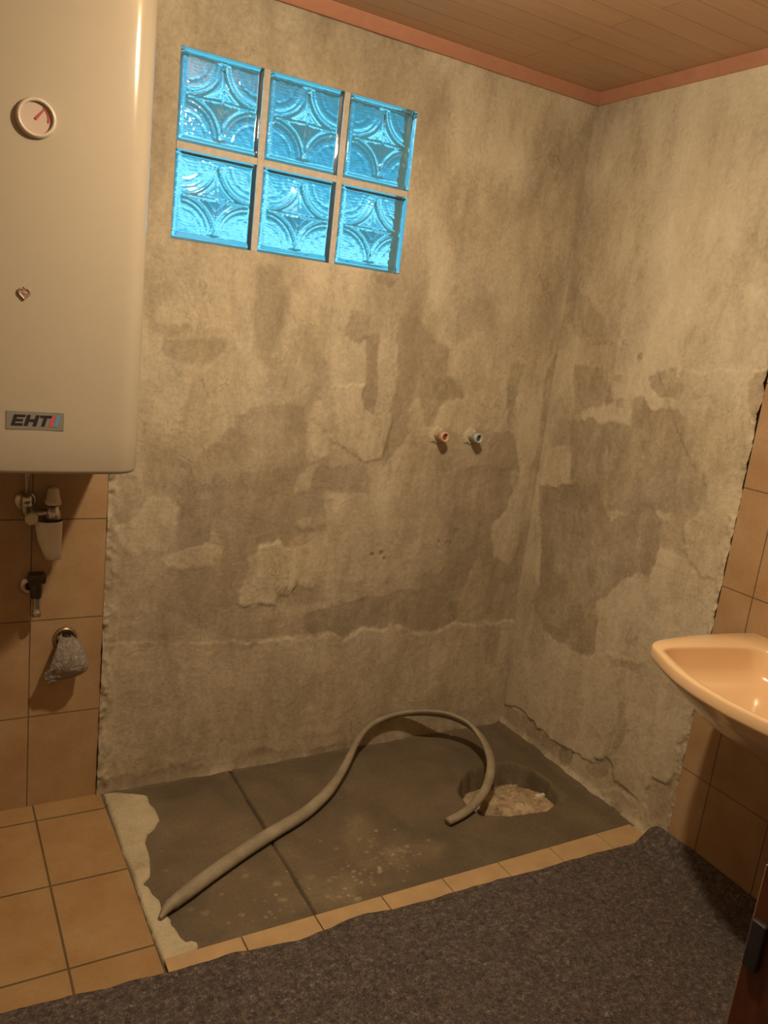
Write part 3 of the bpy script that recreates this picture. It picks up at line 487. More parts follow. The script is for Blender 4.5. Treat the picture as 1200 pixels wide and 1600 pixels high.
def plaster():
    n = NT('raw_plaster')
    tone = n.attr('tone')
    st = n.noise(9, 6, .62, n.map((1.6, 1.6, .55)), .6)      # vertical wipes
    fi = n.noise(70, 5, .65)
    sc = n.noise(26, 6, .68, n.map((1.0, 1.0, .8)), 2.2)
    lv = n.noise(7, 5, .55, n.map((1, 1, .6), (3, 1, 2)), 1.8)
    t = n.math('ADD', tone, n.math('MULTIPLY', n.math('SUBTRACT', st, .5), .42))
    t = n.math('ADD', t, n.math('MULTIPLY', n.math('SUBTRACT', sc, .5), .30))
    t = n.math('ADD', t, n.math('MULTIPLY', n.math('SUBTRACT', fi, .5), .30))
    ridge = n.math('SUBTRACT', 1., n.math('MULTIPLY', n.math('ABSOLUTE', n.math('SUBTRACT', lv, .5)), 60.))
    ridge = n.math('MULTIPLY', n.math('MAXIMUM', ridge, 0.), n.math('MAXIMUM', n.math('MULTIPLY', n.math('SUBTRACT', n.noise(4, 2, .5, n.map((1, 1, 1), (5, 5, 5))), .54), 9.), 0.))
    t = n.math('SUBTRACT', t, n.math('MULTIPLY', n.math('MINIMUM', ridge, 1.), .13))
    c = n.ramp(t, [(0.0, (.130, .095, .062)), (.20, (.240, .200, .150)), (.36, (.315, .268, .202)), (.50, (.400, .350, .268)), (.66, (.520, .470, .370)), (.9, (.64, .59, .48))])
    hue = n.noise(3.2, 3); dot_ = n.noise(140, 3, .7)
    c = n.mix(n.ramp(dot_, [(.30, (.7, .7, .7)), (.36, (0, 0, 0))]), c, n.mix(1., c, (.6, .55, .5), 'MULTIPLY'))
    c = n.mix(n.ramp(hue, [(.4, (0, 0, 0)), (.65, (.35, .35, .35))]), c, n.mix(1.0, c, (1.0, .95, .80), 'MULTIPLY'))
    n.col(c).rough(.88)
    b = n.bump(t, .004, .55)
    b = n.bump(n.noise(190, 4, .7), .0012, .5, b)
    b = n.bump(n.noise(16, 4, .55, None, 1.5), .006, .45, b)
    b = n.bump(n.noise(45, 4, .6, n.map((.8, .8, 1.5)), 1.5), .003, .35, b)
    b = n.bump(n.math('GREATER_THAN', lv, .5), .004, .25, b)
    n.nrm(b); n.b.inputs['Specular IOR Level'].default_value = .25
    return n.m
def concrete():
    n = NT('damp_screed')
    tone = n.attr('tone')
    a = n.noise(6, 5, .6, None, .8); f_ = n.noise(90, 4, .7); s_ = n.noise(320, 2, .5)
    t = n.math('ADD', tone, n.math('MULTIPLY', n.math('SUBTRACT', a, .5), .5))
    t = n.math('ADD', t, n.math('MULTIPLY', n.math('SUBTRACT', f_, .5), .3))
    t = n.math('ADD', t, n.math('MULTIPLY', n.math('SUBTRACT', s_, .5), .45))
    c = n.ramp(t, [(0., (.050, .038, .024)), (.3, (.105, .084, .056)), (.5, (.155, .122, .078)), (.72, (.27, .228, .155)), (1., (.50, .46, .36))])
    n.col(c).rough(.8)
    b = n.bump(f_, .003, .4); b = n.bump(s_, .001, .5, b); n.nrm(b)
    return n.m
def tiles(name, vec_map, bw, bh, c1, c2, mort, rough=.32, ms=.0019):
    n = NT(name); v = vec_map(n)
    x = n.n('ShaderNodeTexBrick', offset=0.0, squash=1.0)
    x.inputs['Scale'].default_value = 1; x.inputs['Brick Width'].default_value = bw; x.inputs['Row Height'].default_value = bh
    x.inputs['Mortar Size'].default_value = ms; x.inputs['Mortar Smooth'].default_value = .3; x.inputs['Bias'].default_value = 0
    x.inputs['Color1'].default_value = (*c1, 1); x.inputs['Color2'].default_value = (*c2, 1); x.inputs['Mortar'].default_value = (*mort, 1)
    n.l(v, x.inputs['Vector'])
    cl = n.noise(9, 4, .55); fi = n.noise(120, 3, .6)
    c = n.mix(n.ramp(cl, [(.35, (0, 0, 0)), (.7, (.75, .75, .75))]), x.outputs['Color'], n.mix(1., x.outputs['Color'], (.80, .68, .56), 'MULTIPLY'))
    c = n.mix(n.ramp(fi, [(.45, (0, 0, 0)), (.75, (.35, .35, .35))]), c, n.mix(1., c, (.75, .66, .58), 'MULTIPLY'))
    n.col(c); n.rough(n.math('ADD', rough, n.math('MULTIPLY', cl, .12)))
    b = n.bump(n.math('SUBTRACT', 1., x.outputs['Fac']), .0025, .9); b = n.bump(n.noise(14, 3), .003, .3, b); n.nrm(b)
    return n.m
def xz_map(x0, z0=0):
    def g(n):
        s = n.n('ShaderNodeSeparateXYZ'); n.l(n.co, s.inputs[0]); c = n.n('ShaderNodeCombineXYZ')
        n.l(n.math('SUBTRACT', s.outputs['X'], x0), c.inputs[0]); n.l(n.math('SUBTRACT', s.outputs['Z'], z0), c.inputs[1]); return c.outputs[0]
    return g
def yz_map(y0, z0=0):
    def g(n):
        s = n.n('ShaderNodeSeparateXYZ'); n.l(n.co, s.inputs[0]); c = n.n('ShaderNodeCombineXYZ')
        n.l(n.math('SUBTRACT', s.outputs['Y'], y0), c.inputs[0]); n.l(n.math('SUBTRACT', s.outputs['Z'], z0), c.inputs[1]); return c.outputs[0]
    return g
def xy_map(x0, y0):
    def g(n):
        s = n.n('ShaderNodeSeparateXYZ'); n.l(n.co, s.inputs[0]); c = n.n('ShaderNodeCombineXYZ')
        n.l(n.math('SUBTRACT', s.outputs['X'], x0), c.inputs[0]); n.l(n.math('SUBTRACT', s.outputs['Y'], y0), c.inputs[1]); return c.outputs[0]
    return g
TW, TH = .2043, .3057
XE, YR = -1.634, -.904
WT1, WT2, WMO = (.42, .295, .175), (.385, .265, .155), (.15, .115, .078)
M = {}
M['plaster'] = plaster(); M['concrete'] = concrete()
M['wall_tile_back'] = tiles('beige_wall_tile', xz_map(XE-10*TW), TW, TH, WT1, WT2, WMO)
M['wall_tile_right'] = tiles('beige_wall_tile_side', yz_map(-1.0112-10*TW), TW, TH, WT1, WT2, WMO)
M['floor_tile'] = tiles('ochre_floor_tile', xy_map(-1.8212-10*TW, -.0933-4*TH), TW, TH, (.385, .262, .135), (.355, .238, .118), (.12, .095, .055), .4, .003)
M['strip_tile'] = tiles('ochre_strip_tile', xy_map(-1.4133-10*.2066, -.759-10), .2066, 30, (.62, .42, .215), (.57, .375, .18), (.15, .12, .08), .4, .0022)

def m_ceiling():
    n = NT('ceiling_panel')
    s = n.n('ShaderNodeSeparateXYZ'); n.l(n.co, s.inputs[0]); c = n.n('ShaderNodeCombineXYZ'); n.l(s.outputs['X'], c.inputs[0]); n.l(s.outputs['Y'], c.inputs[1])
    x = n.n('ShaderNodeTexBrick', offset=.37, squash=1.0, offset_frequency=2)
    x.inputs['Scale'].default_value = 1; x.inputs['Brick Width'].default_value = 1.15; x.inputs['Row Height'].default_value = .095
    x.inputs['Mortar Size'].default_value = .0012; x.inputs['Mortar Smooth'].default_value = .4; x.inputs['Bias'].default_value = 0
    x.inputs['Color1'].default_value = (.58, .385, .255, 1); x.inputs['Color2'].default_value = (.53, .35, .23, 1); x.inputs['Mortar'].default_value = (.30, .20, .13, 1)
    n.l(c.outputs[0], x.inputs['Vector'])
    g = n.noise(8, 5, .6, n.map((.35, 9, 1)), .6)
    col = n.mix(n.ramp(g, [(.35, (0, 0, 0)), (.75, (.6, .6, .6))]), x.outputs['Color'], n.mix(1., x.outputs['Color'], (.80, .72, .64), 'MULTIPLY'))
    n.col(col).rough(.42); n.nrm(n.bump(n.math('SUBTRACT', 1., x.outputs['Fac']), .002, .8)); return n.m
M['ceiling'] = m_ceiling()
def m_wood(name, a, b, rough):
    n = NT(name); g = n.noise(12, 5, .6, n.map((1, 1, 1)), 1.0)
    n.col(n.ramp(g, [(.3, a), (.7, b)])).rough(rough); n.nrm(n.bump(g, .001, .3)); return n.m
M['trim'] = m_wood('reddish_wood_trim', (.40, .185, .12), (.46, .225, .15), .35)
M['door'] = m_wood('dark_mahogany', (.060, .018, .008), (.11, .034, .014), .4)
M['edge'] = m_wood('lit_edge_strip', (.20, .13, .075), (.26, .17, .10), .5)  # paler brown, the light along the cabinet edge painted in as colour
CX0, CYB = -.80, -1.668
M['enamel'] = simple('cream_enamel', (.37, .33, .265), .17, var=.01, coat=.0)
M['dial'] = simple('dial_face', (.44, .36, .31), .35, var=.02)
M['bezel'] = simple('thermometer_bezel', (.50, .44, .38), .3, var=.02)
M['red'] = simple('red_print', (.36, .045, .05), .4, var=.05)
M['badge'] = simple('brushed_badge', (.25, .245, .235), .35, metal=.3, var=.04)
M['black'] = simple('black_print', (.018, .018, .022), .4, var=.1)
M['badge_red'] = simple('badge_red', (.55, .07, .12), .4, var=.03)
M['badge_blue'] = simple('badge_blue', (.10, .28, .50), .4, var=.03)
M['heart'] = simple('pewter', (.30, .21, .17), .45, metal=.3, var=.35, scale=260)
M['chrome'] = simple('dull_chrome', (.50, .47, .43), .28, metal=.95, var=.1, scale=90)
M['brass'] = simple('tarnished_brass', (.34, .27, .17), .35, metal=.9, var=.15, scale=120)
M['ivory'] = simple('ivory_plastic', (.62, .55, .44), .4, var=.03)
M['white_pl'] = simple('white_plastic', (.70, .66, .60), .38, var=.02)
M['darkmetal'] = simple('dark_valve_metal', (.07, .055, .045), .4, metal=.5, var=.3, scale=140)
M['ceramic'] = simple('beige_ceramic', (.76, .545, .33), .12, var=.012, scale=4, coat=.4)
M['hose'] = None
def m_hose():
    n = NT('dusty_hose'); a = n.noise(14, 4, .6); b = n.noise(160, 3, .6)
    c = n.ramp(n.math('ADD', n.math('MULTIPLY', a, .7), n.math('MULTIPLY', b, .3)), [(.3, (.20, .17, .12)), (.5, (.29, .255, .19)), (.7, (.37, .33, .25))])
    n.col(c).rough(.62); n.nrm(n.bump(b, .0015, .35)); return n.m
M['hose'] = m_hose()
def m_felt():
    n = NT('recycled_felt')
    v1 = n.n('ShaderNodeTexVoronoi'); v1.inputs['Scale'].default_value = 75
    w = n.noise(60, 3, .6); mp = n.map((1, 2.2, 1), (0, 0, 0), (0, 0, .7)); n.l(mp, v1.inputs['Vector'])
    fz = n.noise(95, 6, .78, None, 2.5); big = n.noise(7, 3)
    t = n.math('ADD', n.math('MULTIPLY', fz, .75), n.math('MULTIPLY', w, .25))
    c = n.ramp(t, [(.36, (.030, .026, .028)), (.46, (.088, .079, .080)), (.55, (.142, .130, .132)), (.64, (.36, .335, .315))])
    fl = n.ramp(v1.outputs['Color'], [(.0, (.75, .62, .60)), (.35, (.9, .9, .95)), (.6, (1.1, .95, .85)), (.9, (1.4, 1.25, 1.1))])
    c = n.mix(.8, c, n.mix(1., c, fl, 'MULTIPLY'))
    v2 = n.n('ShaderNodeTexVoronoi'); v2.inputs['Scale'].default_value = 55; n.l(n.map((1, 1.6, 1), (0, 0, 0), (0, 0, -.4)), v2.inputs['Vector'])
    c = n.mix(n.ramp(v2.outputs['Distance'], [(.05, (1, 1, 1)), (.10, (0, 0, 0))]), c, (.42, .38, .34))
    n.col(c).rough(.97); n.b.inputs['Specular IOR Level'].default_value = .1
    b = n.bump(fz, .004, .9); b = n.bump(big, .006, .4, b); n.nrm(b); return n.m
M['felt'] = m_felt()
def m_mortar():
    n = NT('old_tile_mortar'); a = n.noise(9, 5, .6); b = n.noise(120, 4, .7)
    v = n.n('ShaderNodeTexVoronoi'); v.inputs['Scale'].default_value = 60; n.l(n.co, v.inputs['Vector'])
    c = n.ramp(n.math('ADD', n.math('MULTIPLY', a, .6), n.math('MULTIPLY', b, .4)), [(.32, (.34, .30, .20)), (.5, (.50, .45, .32)), (.68, (.60, .55, .41))])
    c = n.mix(n.ramp(v.outputs['Distance'], [(.06, (.6, .6, .6)), (.14, (0, 0, 0))]), c, (.22, .18, .11))
    n.col(c).rough(.92); n.nrm(n.bump(b, .004, .9, n.bump(a, .012, .8))); return n.m
M['mortar'] = m_mortar()
def m_rubble():
    n = NT('sandy_rubble'); a = n.noise(22, 5, .7); v = n.n('ShaderNodeTexVoronoi'); v.inputs['Scale'].default_value = 45; n.l(n.co, v.inputs['Vector'])
    c = n.ramp(a, [(.32, (.20, .14, .085)), (.5, (.42, .34, .22)), (.68, (.54, .46, .32))])
    c = n.mix(n.ramp(v.outputs['Color'], [(.62, (0, 0, 0)), (.8, (.5, .5, .5))]), c, (.32, .17, .11))
    n.col(c).rough(.95); n.nrm(n.bump(a, .01, .6, n.bump(n.noise(160, 3), .002, .6))); return n.m
M['rubble'] = m_rubble()
M['grout'] = simple('window_mortar', (.50, .45, .39), .9, var=.12, scale=60)
def m_glass():
    n = NT('block_glass')
    n.col((.80, .95, .97)).rough(.02); n.set(Transmission_Weight=1.0, IOR=1.5); return n.m
M['glass'] = m_glass()
def m_bag():
    n = NT('clear_bag_film')
    n.col((.52, .47, .43)).rough(.25); n.set(Transmission_Weight=.35, IOR=1.2)
    n.b.inputs['Specular IOR Level'].default_value = .8
    n.nrm(n.bump(n.noise(38, 4, .6, None, 3), .02, 1.)); return n.m
M['bag'] = m_bag()
M['red_pl'] = simple('red_plug', (.34, .06, .06), .5, var=.1)
M['blue_pl'] = simple('blue_plug', (.05, .09, .17), .5, var=.1)
M['pipe_red'] = simple('plastered_fitting', (.50, .36, .28), .7, var=.25, scale=120)
M['pipe_blue'] = simple('grey_fitting', (.40, .42, .40), .6, var=.3, scale=120)
M['white_wall'] = simple('painted_wall', (.46, .38, .28), .8, var=.04)

# ------------------------------------------------------------------ room shell
XL, YF, H = -2.75, -2.75, 2.445
WX0, WX1, WZ0, WZ1 = -1.4902, -.7369, 1.7333, 2.2299     # glass-block opening
BLK, GAP = .24, .01666

A = breaks(XE, 0, .0048, (WX0, WX1)); B = breaks(0, H, .0055, (WZ0, WZ1))
def back_tone(a, b):
    base = .54+fbm(a, b*.6, 31, 2.6, 3)*.20+fbm(a, b*.45, 36, 9, 4)*.18
    base += np.clip((b-1.9)/.5, 0, 1)*.02
    return paint(a, b, PATCH['back'], base, 41)
def relief(a, b, tone, seed):
    r = fbm(a, b, seed, 5, 4)*.0026+(tone-.5)*.008+fbm(a, b, seed+5, 34, 4, .6)*.0012
    return r
def raised(a, b, lst, seed):
    z = np.zeros_like(a); wa = a+fbm(a, b, seed, 30, 5, .7)*.016; wb = b+fbm(a, b, seed+3, 30, 5, .7)*.016
    for h, P in lst:
        sd = poly_sd(wa, wb, P); k = np.clip(sd/.005+.5, 0, 1); z += h*k*(1+.1*np.exp(-np.clip(sd, 0, 1)/.012))
    return z
_bt = {}
def back_pos(a, b):
    t = back_tone(a, b); _bt['t'] = t
    y = -relief(a, b, t, 51)-raised(a, b, RAISE['back'], 701)
    edge = np.clip((a-XE)/.05, 0, 1)                     # torn mortar edge beside the tiles
    y -= (1-edge)**1.0*(.008+.022*np.clip(fbm(a, b*.7, 77, 30, 4, .65), -.3, 1))*(b < 1.5)
    base = np.clip(1-b/.05, 0, 1); y -= base**2*(.006+.006*fbm(a, b, 79, 12, 3))
    lowband = np.clip((-.55-a)*0+1, 0, 1)
    inw = (a > WX0-.001) & (a < WX1+.001) & (b > WZ0-.001) & (b < WZ1+.001)
    y = np.where(inw, 0, y)
    return a, y, b
eps = 1e-6
wall_back = grid_obj('wall_back', A, B, back_pos, lambda a, b: ~((a > WX0) & (a < WX1) & (b > WZ0) & (b < WZ1)), M['plaster'], {'tone': lambda a, b: _bt['t']}, flip=False)
tag(wall_back, kind='structure')
A2 = breaks(YR, 0, .0048); B2 = breaks(0, H, .0055)
_rt = {}
def right_tone(a, b):
    base = .58+fbm(a, b*.6, 131, 2.6, 3)*.20+fbm(a, b*.45, 136, 9, 4)*.18+np.clip((b-1.5)/.9, 0, 1)*.06
    return paint(a, b, PATCH['right'], base, 141)
def right_pos(a, b):
    t = right_tone(a, b); _rt['t'] = t
    x = -relief(a, b, t, 151)-raised(a, b, RAISE['right'], 711)
    edge = np.clip((a-YR)/.03, 0, 1); x -= (1-edge)*(.006+.016*np.clip(fbm(a, b, 177, 34, 4, .6), -.3, 1))
    base = np.clip(1-b/.035, 0, 1); x -= base**1.5*(.012+.008*fbm(a, b, 179, 12, 3))
    return x, a, b
wall_right = grid_obj('wall_right', A2, B2, right_pos, lambda a, b: a < 9, M['plaster'], {'tone': lambda a, b: _rt['t']}, flip=True)
tag(wall_right, kind='structure')
# backing slabs of the masonry (outside faces)
def struct(name, bm, mat, parent=None, smooth=False):
    o = obj(name, bm, mat, parent, smooth)
    if not parent: tag(o, kind='structure')
    return o
bm = bmesh.new()
add_box(bm, (XL-.1, .008, -.15), (WX0, .1, H+.1)); add_box(bm, (WX1, .008, -.15), (.1, .1, H+.1))
add_box(bm, (WX0, .008, -.15), (WX1, .1, WZ0)); add_box(bm, (WX0, .008, WZ1), (WX1, .1, H+.1))
struct('wall_back_masonry', bm, M['white_wall'])
bm = bmesh.new(); add_box(bm, (.008, YF-.1, -.15), (.1, .1, H+.1)); struct('wall_right_masonry', bm, M['white_wall'])
bm = bmesh.new(); add_box(bm, (XL-.1, YF-.1, -.15), (XL, .1, H+.1)); struct('wall_left', bm, M['white_wall'])
bm = bmesh.new(); add_box(bm, (XL-.1, YF-.1, -.15), (.1, YF, H+.1)); struct('wall_front', bm, M['white_wall'])
# tiled wall fields stand 8 mm proud
bm = bmesh.new(); add_box(bm, (XL, -.010, 0), (XE, .008, H), .0012); struct('wall_back_tiling', bm, M['wall_tile_back'])
bm = bmesh.new(); add_box(bm, (-.010, YF, 0), (.008, YR, H), .0012); struct('wall_right_tiling', bm, M['wall_tile_right'])
bm = bmesh.new(); add_box(bm, (XL-.1, YF-.1, H), (.1, .1, H+.1)); struct('ceiling', bm, M['ceiling'])
# crown trim
def crown(name, p, q, inward):
    bm = bmesh.new(); p = Vector(p); q = Vector(q); i = Vector(inward)
    prof = [(0, 0), (.006, 0), (.009, .003), (.027, .029), (.029, .033), (.029, .0355), (0, .0355)]
    R = [[bm.verts.new(c+i*a+Vector((0, 0, 2.409+b_))) for a, b_ in prof] for c in (p, q)]
    n = len(prof)
    for k in range(n): bm.faces.new((R[0][k], R[0][(k+1) % n], R[1][(k+1) % n], R[1][k]))
    bm.faces.new(R[0][::-1]); bm.faces.new(R[1])
    o = struct(name, bm, M['trim'])
crown('trim_1', (XL, -.004, 0), (0, -.004, 0), (0, -1, 0)); crown('trim_2', (-.004, 0, 0), (-.004, YF, 0), (-1, 0, 0))

# ------------------------------------------------------------------ floor
YS, YW = -.759, .066                                       # strip front edge / width
bm = bmesh.new(); add_box(bm, (XL-.1, YF-.1, -.3), (.1, .1, -.12)); struct('floor', bm, M['concrete'])
jx = -1.193
HP = np.array(HOLE)
FA = breaks(-1.66, 0.0, .004, (jx-.004, jx, jx+.004)); FB = breaks(-.775, 0.01, .004)
_ft = {}
def floor_pos(a, b):
    base = .40+fbm(a, b, 231, 3, 3)*.16
    t = paint(a, b, PATCH['floor'], base, 241, .012)
    z = fbm(a, b, 251, 5, 4)*.0015
    jw = jx+(b+.4)*.018+fbm(b, a*0, 255, 9, 3)*.004
    j = np.clip(1-np.abs(a-jw)/.0055, 0, 1); z -= np.minimum(j*2, 1)*.014; t = t*(1-j)+0*j
    sd = poly_sd(a+fbm(a, b, 261, 18, 4)*.010, b+fbm(a, b, 262, 18, 4)*.010, HP)
    k = np.clip(sd/.022+.15, 0, 1); k = k*k*(3-2*k)
    z -= k*(.105+.008*fbm(a, b, 263, 30, 3))
    z += np.clip(1-np.abs(sd+.006)/.012, 0, 1)*.003*(.5+fbm(a, b, 264, 30, 3))
    t = np.where(k > .02, np.clip(t*.0+.45+fbm(a, b, 265, 16, 3)*.2, 0, 1), t)
    # cove of screed against the side wall and back wall
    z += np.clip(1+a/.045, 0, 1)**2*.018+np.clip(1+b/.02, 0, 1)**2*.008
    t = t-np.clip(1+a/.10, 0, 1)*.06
    _ft['t'] = t
    return a, b, z
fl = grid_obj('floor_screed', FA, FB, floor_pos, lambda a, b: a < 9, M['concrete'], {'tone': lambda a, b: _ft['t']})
tag(fl, kind='structure')
bm = bmesh.new(); add_box(bm, (-1.660, -.775, -.12), (-.5, 0.0, -.115)); add_box(bm, (-1.75, YF, -.12), (0, -.9, -.006))
bm.free()
# left tiled floor
bm = bmesh.new()
vs = [(-2.75, 0), (-1.622, 0), (-1.617, -YW*0-.759), (-1.612, YS-.075), (-2.75, YS-.075)]
f1 = [bm.verts.new((x, y, .004)) for x, y in vs]; f0 = [bm.verts.new((x, y, -.1)) for x, y in vs]
bm.faces.new(f1); bm.faces.new(f0[::-1])
for k in range(5): bm.faces.new((f1[k], f0[k], f0[(k+1) % 5], f1[(k+1) % 5]))
struct('floor_tiling', bm, M['floor_tile'])
# threshold strip of cut tiles, each tile a piece
xs = [-1.612]+[-1.4133+k*.2066 for k in range(7)]+[-.006]
strip = bpy.data.objects.new('threshold_strip', None); C.objects.link(strip); strip.location = (-.8, YS-YW/2, 0)
tag(strip, 'row of narrow ochre tiles edging the bare shower floor', 'tile edging')
M['strip_plain'] = simple('ochre_strip_tile', (.46, .325, .180), .4, var=.10, scale=14)
for k, (a, b_) in enumerate(zip(xs, xs[1:])):
    bm = bmesh.new()
    add_box(bm, (a+.0013, YS-.105, -.1), (b_-.0013, YS, .006), .0015)
    o = obj('strip_tile', bm, M['strip_plain'], strip, False)
# remains of tile mortar between tiles and screed
def sheet(name, outline, z0, mat, thick, seed, parent=None, step=.004, round_w=.008, rel=.003, smooth=True):
    P = np.array(outline); lo = P.min(0)-.01; hi = P.max(0)+.01
    A_ = np.arange(lo[0], hi[0], step); B_ = np.arange(lo[1], hi[1], step)
    aa, bb = np.meshgrid(A_, B_, indexing='ij')
    sd = poly_sd(aa+fbm(aa, bb, seed, 40, 3)*.003, bb+fbm(aa, bb, seed+1, 40, 3)*.003, P)
    hgt = z0-.006+(thick+.006)*np.clip(sd/round_w, 0, 1)**.5+rel*fbm(aa, bb, seed+2, 14, 4)*np.clip(sd/.02, 0, 1)
    def pos(a, b): return a, b, hgt
    return grid_obj(name, A_, B_, pos, lambda a, b: (poly_sd(a+fbm(a, b, seed, 40, 3)*.003, b+fbm(a, b, seed+1, 40, 3)*.003, P) > -step), mat, {})
mo = sheet('mortar_patch', MORTAR, .0, M['mortar'], .006, 300)
tag(mo, 'pale ragged strip of old mortar between floor tiles and grey screed', 'mortar')

# rubble in the hole
hc = HP.mean(0)
RA = np.arange(-.50, -.10, .004); RB = np.arange(-.60, -.26, .004)
ra, rb = np.meshgrid(RA, RB, indexing='ij')
rsd = poly_sd(ra, rb, HP)
mound = (-.112+.090*np.clip((-(rb+.27))/.22, 0, 1)**.6*np.clip((ra+.43)/.05, 0, 1)*np.clip((-ra-.10)/.06, .3, 1))
mound = mound+fbm(ra, rb, 400, 16, 5, .6)*.016+np.abs(fbm(ra, rb, 410, 40, 3))*.010
mound = np.minimum(mound, -.004)
rub = grid_obj('sand_rubble', RA, RB, lambda a, b: (a, b, mound), lambda a, b: poly_sd(a, b, HP) > -.004, M['rubble'], {})
tag(rub, 'sandy rubble filling the hole in the shower floor', 'rubble', kind='stuff')
bm = bmesh.new()
sp = [(-.200, -.482, -.034), (-.163, -.492, -.020), (-.152, -.472, -.026), (-.178, -.458, -.036)]
t_ = [bm.verts.new(Vector(p)+Vector((0, 0, .006))) for p in sp]; b_ = [bm.verts.new(p) for p in sp]
bm.faces.new(t_); bm.faces.new(b_[::-1])
for k in range(4): bm.faces.new((t_[k], b_[k], b_[(k+1) % 4], t_[(k+1) % 4]))
o = obj('tile_shard', bm, M['white_pl'], None, False); tag(o, 'small white shard lying on the rubble in the floor hole', 'shard')
# drain stub in the hole
dr = thing('drain_stub', 'short grey drain pipe end at the left side of the floor hole', 'pipe', (-.435, -.445, -.1))
bm = bmesh.new(); add_lathe(bm, (-.435, -.445, -.11), (0, 0, 1), [(0, .025), (.055, .025), (.055, .021), (.0, .021)], 32)
obj('pipe', bm, simple('grey_drain_plastic', (.16, .16, .17), .5), dr)

# felt covering
FE = [(-2.76, -.785)]+FELT_EDGE+[(.02, -.805)]
FE = sorted(FE); fex = np.array([p[0] for p in FE]); fey = np.array([p[1] for p in FE])
GA = np.concatenate([np.arange(XL+.005, -.15, .008), np.arange(-.15, -.013, .0035)]); GT = np.concatenate([np.linspace(0, .06, 31), np.linspace(.07, 1, 200)])
def felt_pos(a, t):
    y0 = np.interp(a, fex, fey)+fbm(a, a*0, 500, 22, 3)*.003
    y = y0+(YF+.005-y0)*t
    rise = np.clip(1+(a+.015)/.075, 0, 1)
    z = .0135+fbm(a, y, 510, 4, 3)*.002
    z = z+rise**1.3*(.058+.010*fbm(y, a*0, 520, 5, 3))
    z = z-.002*np.clip(1-t/.002, 0, 1)
    roll = np.clip(1-t/.03, 0, 1)*rise; z = z-roll**2*.05
    return a, y, z
fe = grid_obj('felt_mat', GA, GT, felt_pos, lambda a, t: a < 9, M['felt'], {}, flip=True)
tag(fe, 'dark speckled grey protective felt spread over the floor', 'felt')
md = fe.modifiers.new('thick', 'SOLIDIFY'); md.thickness = .005; md.offset = -1

# ------------------------------------------------------------------ glass block window
win = bpy.data.objects.new('window_1', None); C.objects.link(win); win.location = (WX0, 0, WZ0); tag(win, kind='structure')
bm = bmesh.new(); y0, y1 = -.001, .048
add_box(bm, (WX0, .001, WZ0-.001), (WX0+.0006, y1, WZ1+.001))
for k in (1, 2):
    x = WX0+k*BLK+(k-1)*GAP; add_box(bm, (x-.001, y0, WZ0), (x+GAP+.001, y1, WZ1))
for k in range(3):
    x = WX0+k*(BLK+GAP); add_box(bm, (x+.0015, y0, WZ0+BLK-.001), (x+BLK-.0015, y1, WZ0+BLK+GAP+.001))
obj('mortar_joints', bm, M['grout'], win, False)
def block_height(u, v):
    """relief of a pressed block face, u,v in -1..1; four-point star between corner arcs"""
    au, av = np.abs(u), np.abs(v); h = np.zeros_like(u)
    edge = np.maximum(au, av)
    h += np.where(edge > .93, .0035*np.sqrt(np.clip(1-((edge-.93)/.07)**2, 0, 1)), 0)       # raised border
    h += np.where((edge <= .93) & (edge > .86), .0035*np.clip((edge-.86)/.07, 0, 1), 0)
    K = .84; pu, pv = au/K, av/K
    rc = np.sqrt((1-pu)**2+(1-pv)**2)                                                       # distance to the nearest corner
    ins = edge < K; fade = np.clip((K-edge)/.03, 0, 1)
    for r0, w, a in ((.965, .050, .0062), (.85, .045, .0030), (.60, .03, .0010)):
        h += fade*a*np.exp(-((rc-r0)/w)**2)
    h += fade*np.where(rc > 1.0, np.clip((rc-1.0)/.42, 0, 1)**.8, 0)*.013
    m = np.minimum(pu, pv)
    h -= fade*np.where(rc > 1.0, .0040*np.clip(1-m/.05, 0, 1), 0)
    dm = pu+pv; h += fade*.0030*np.clip(1-dm/.30, 0, 1)+fade*.0015*np.exp(-((dm-.34)/.03)**2)*(rc > 1.0)
    h += fade*np.where(rc < .80, .00028*fbm(u, v, 640, 26, 2), 0)
    return h
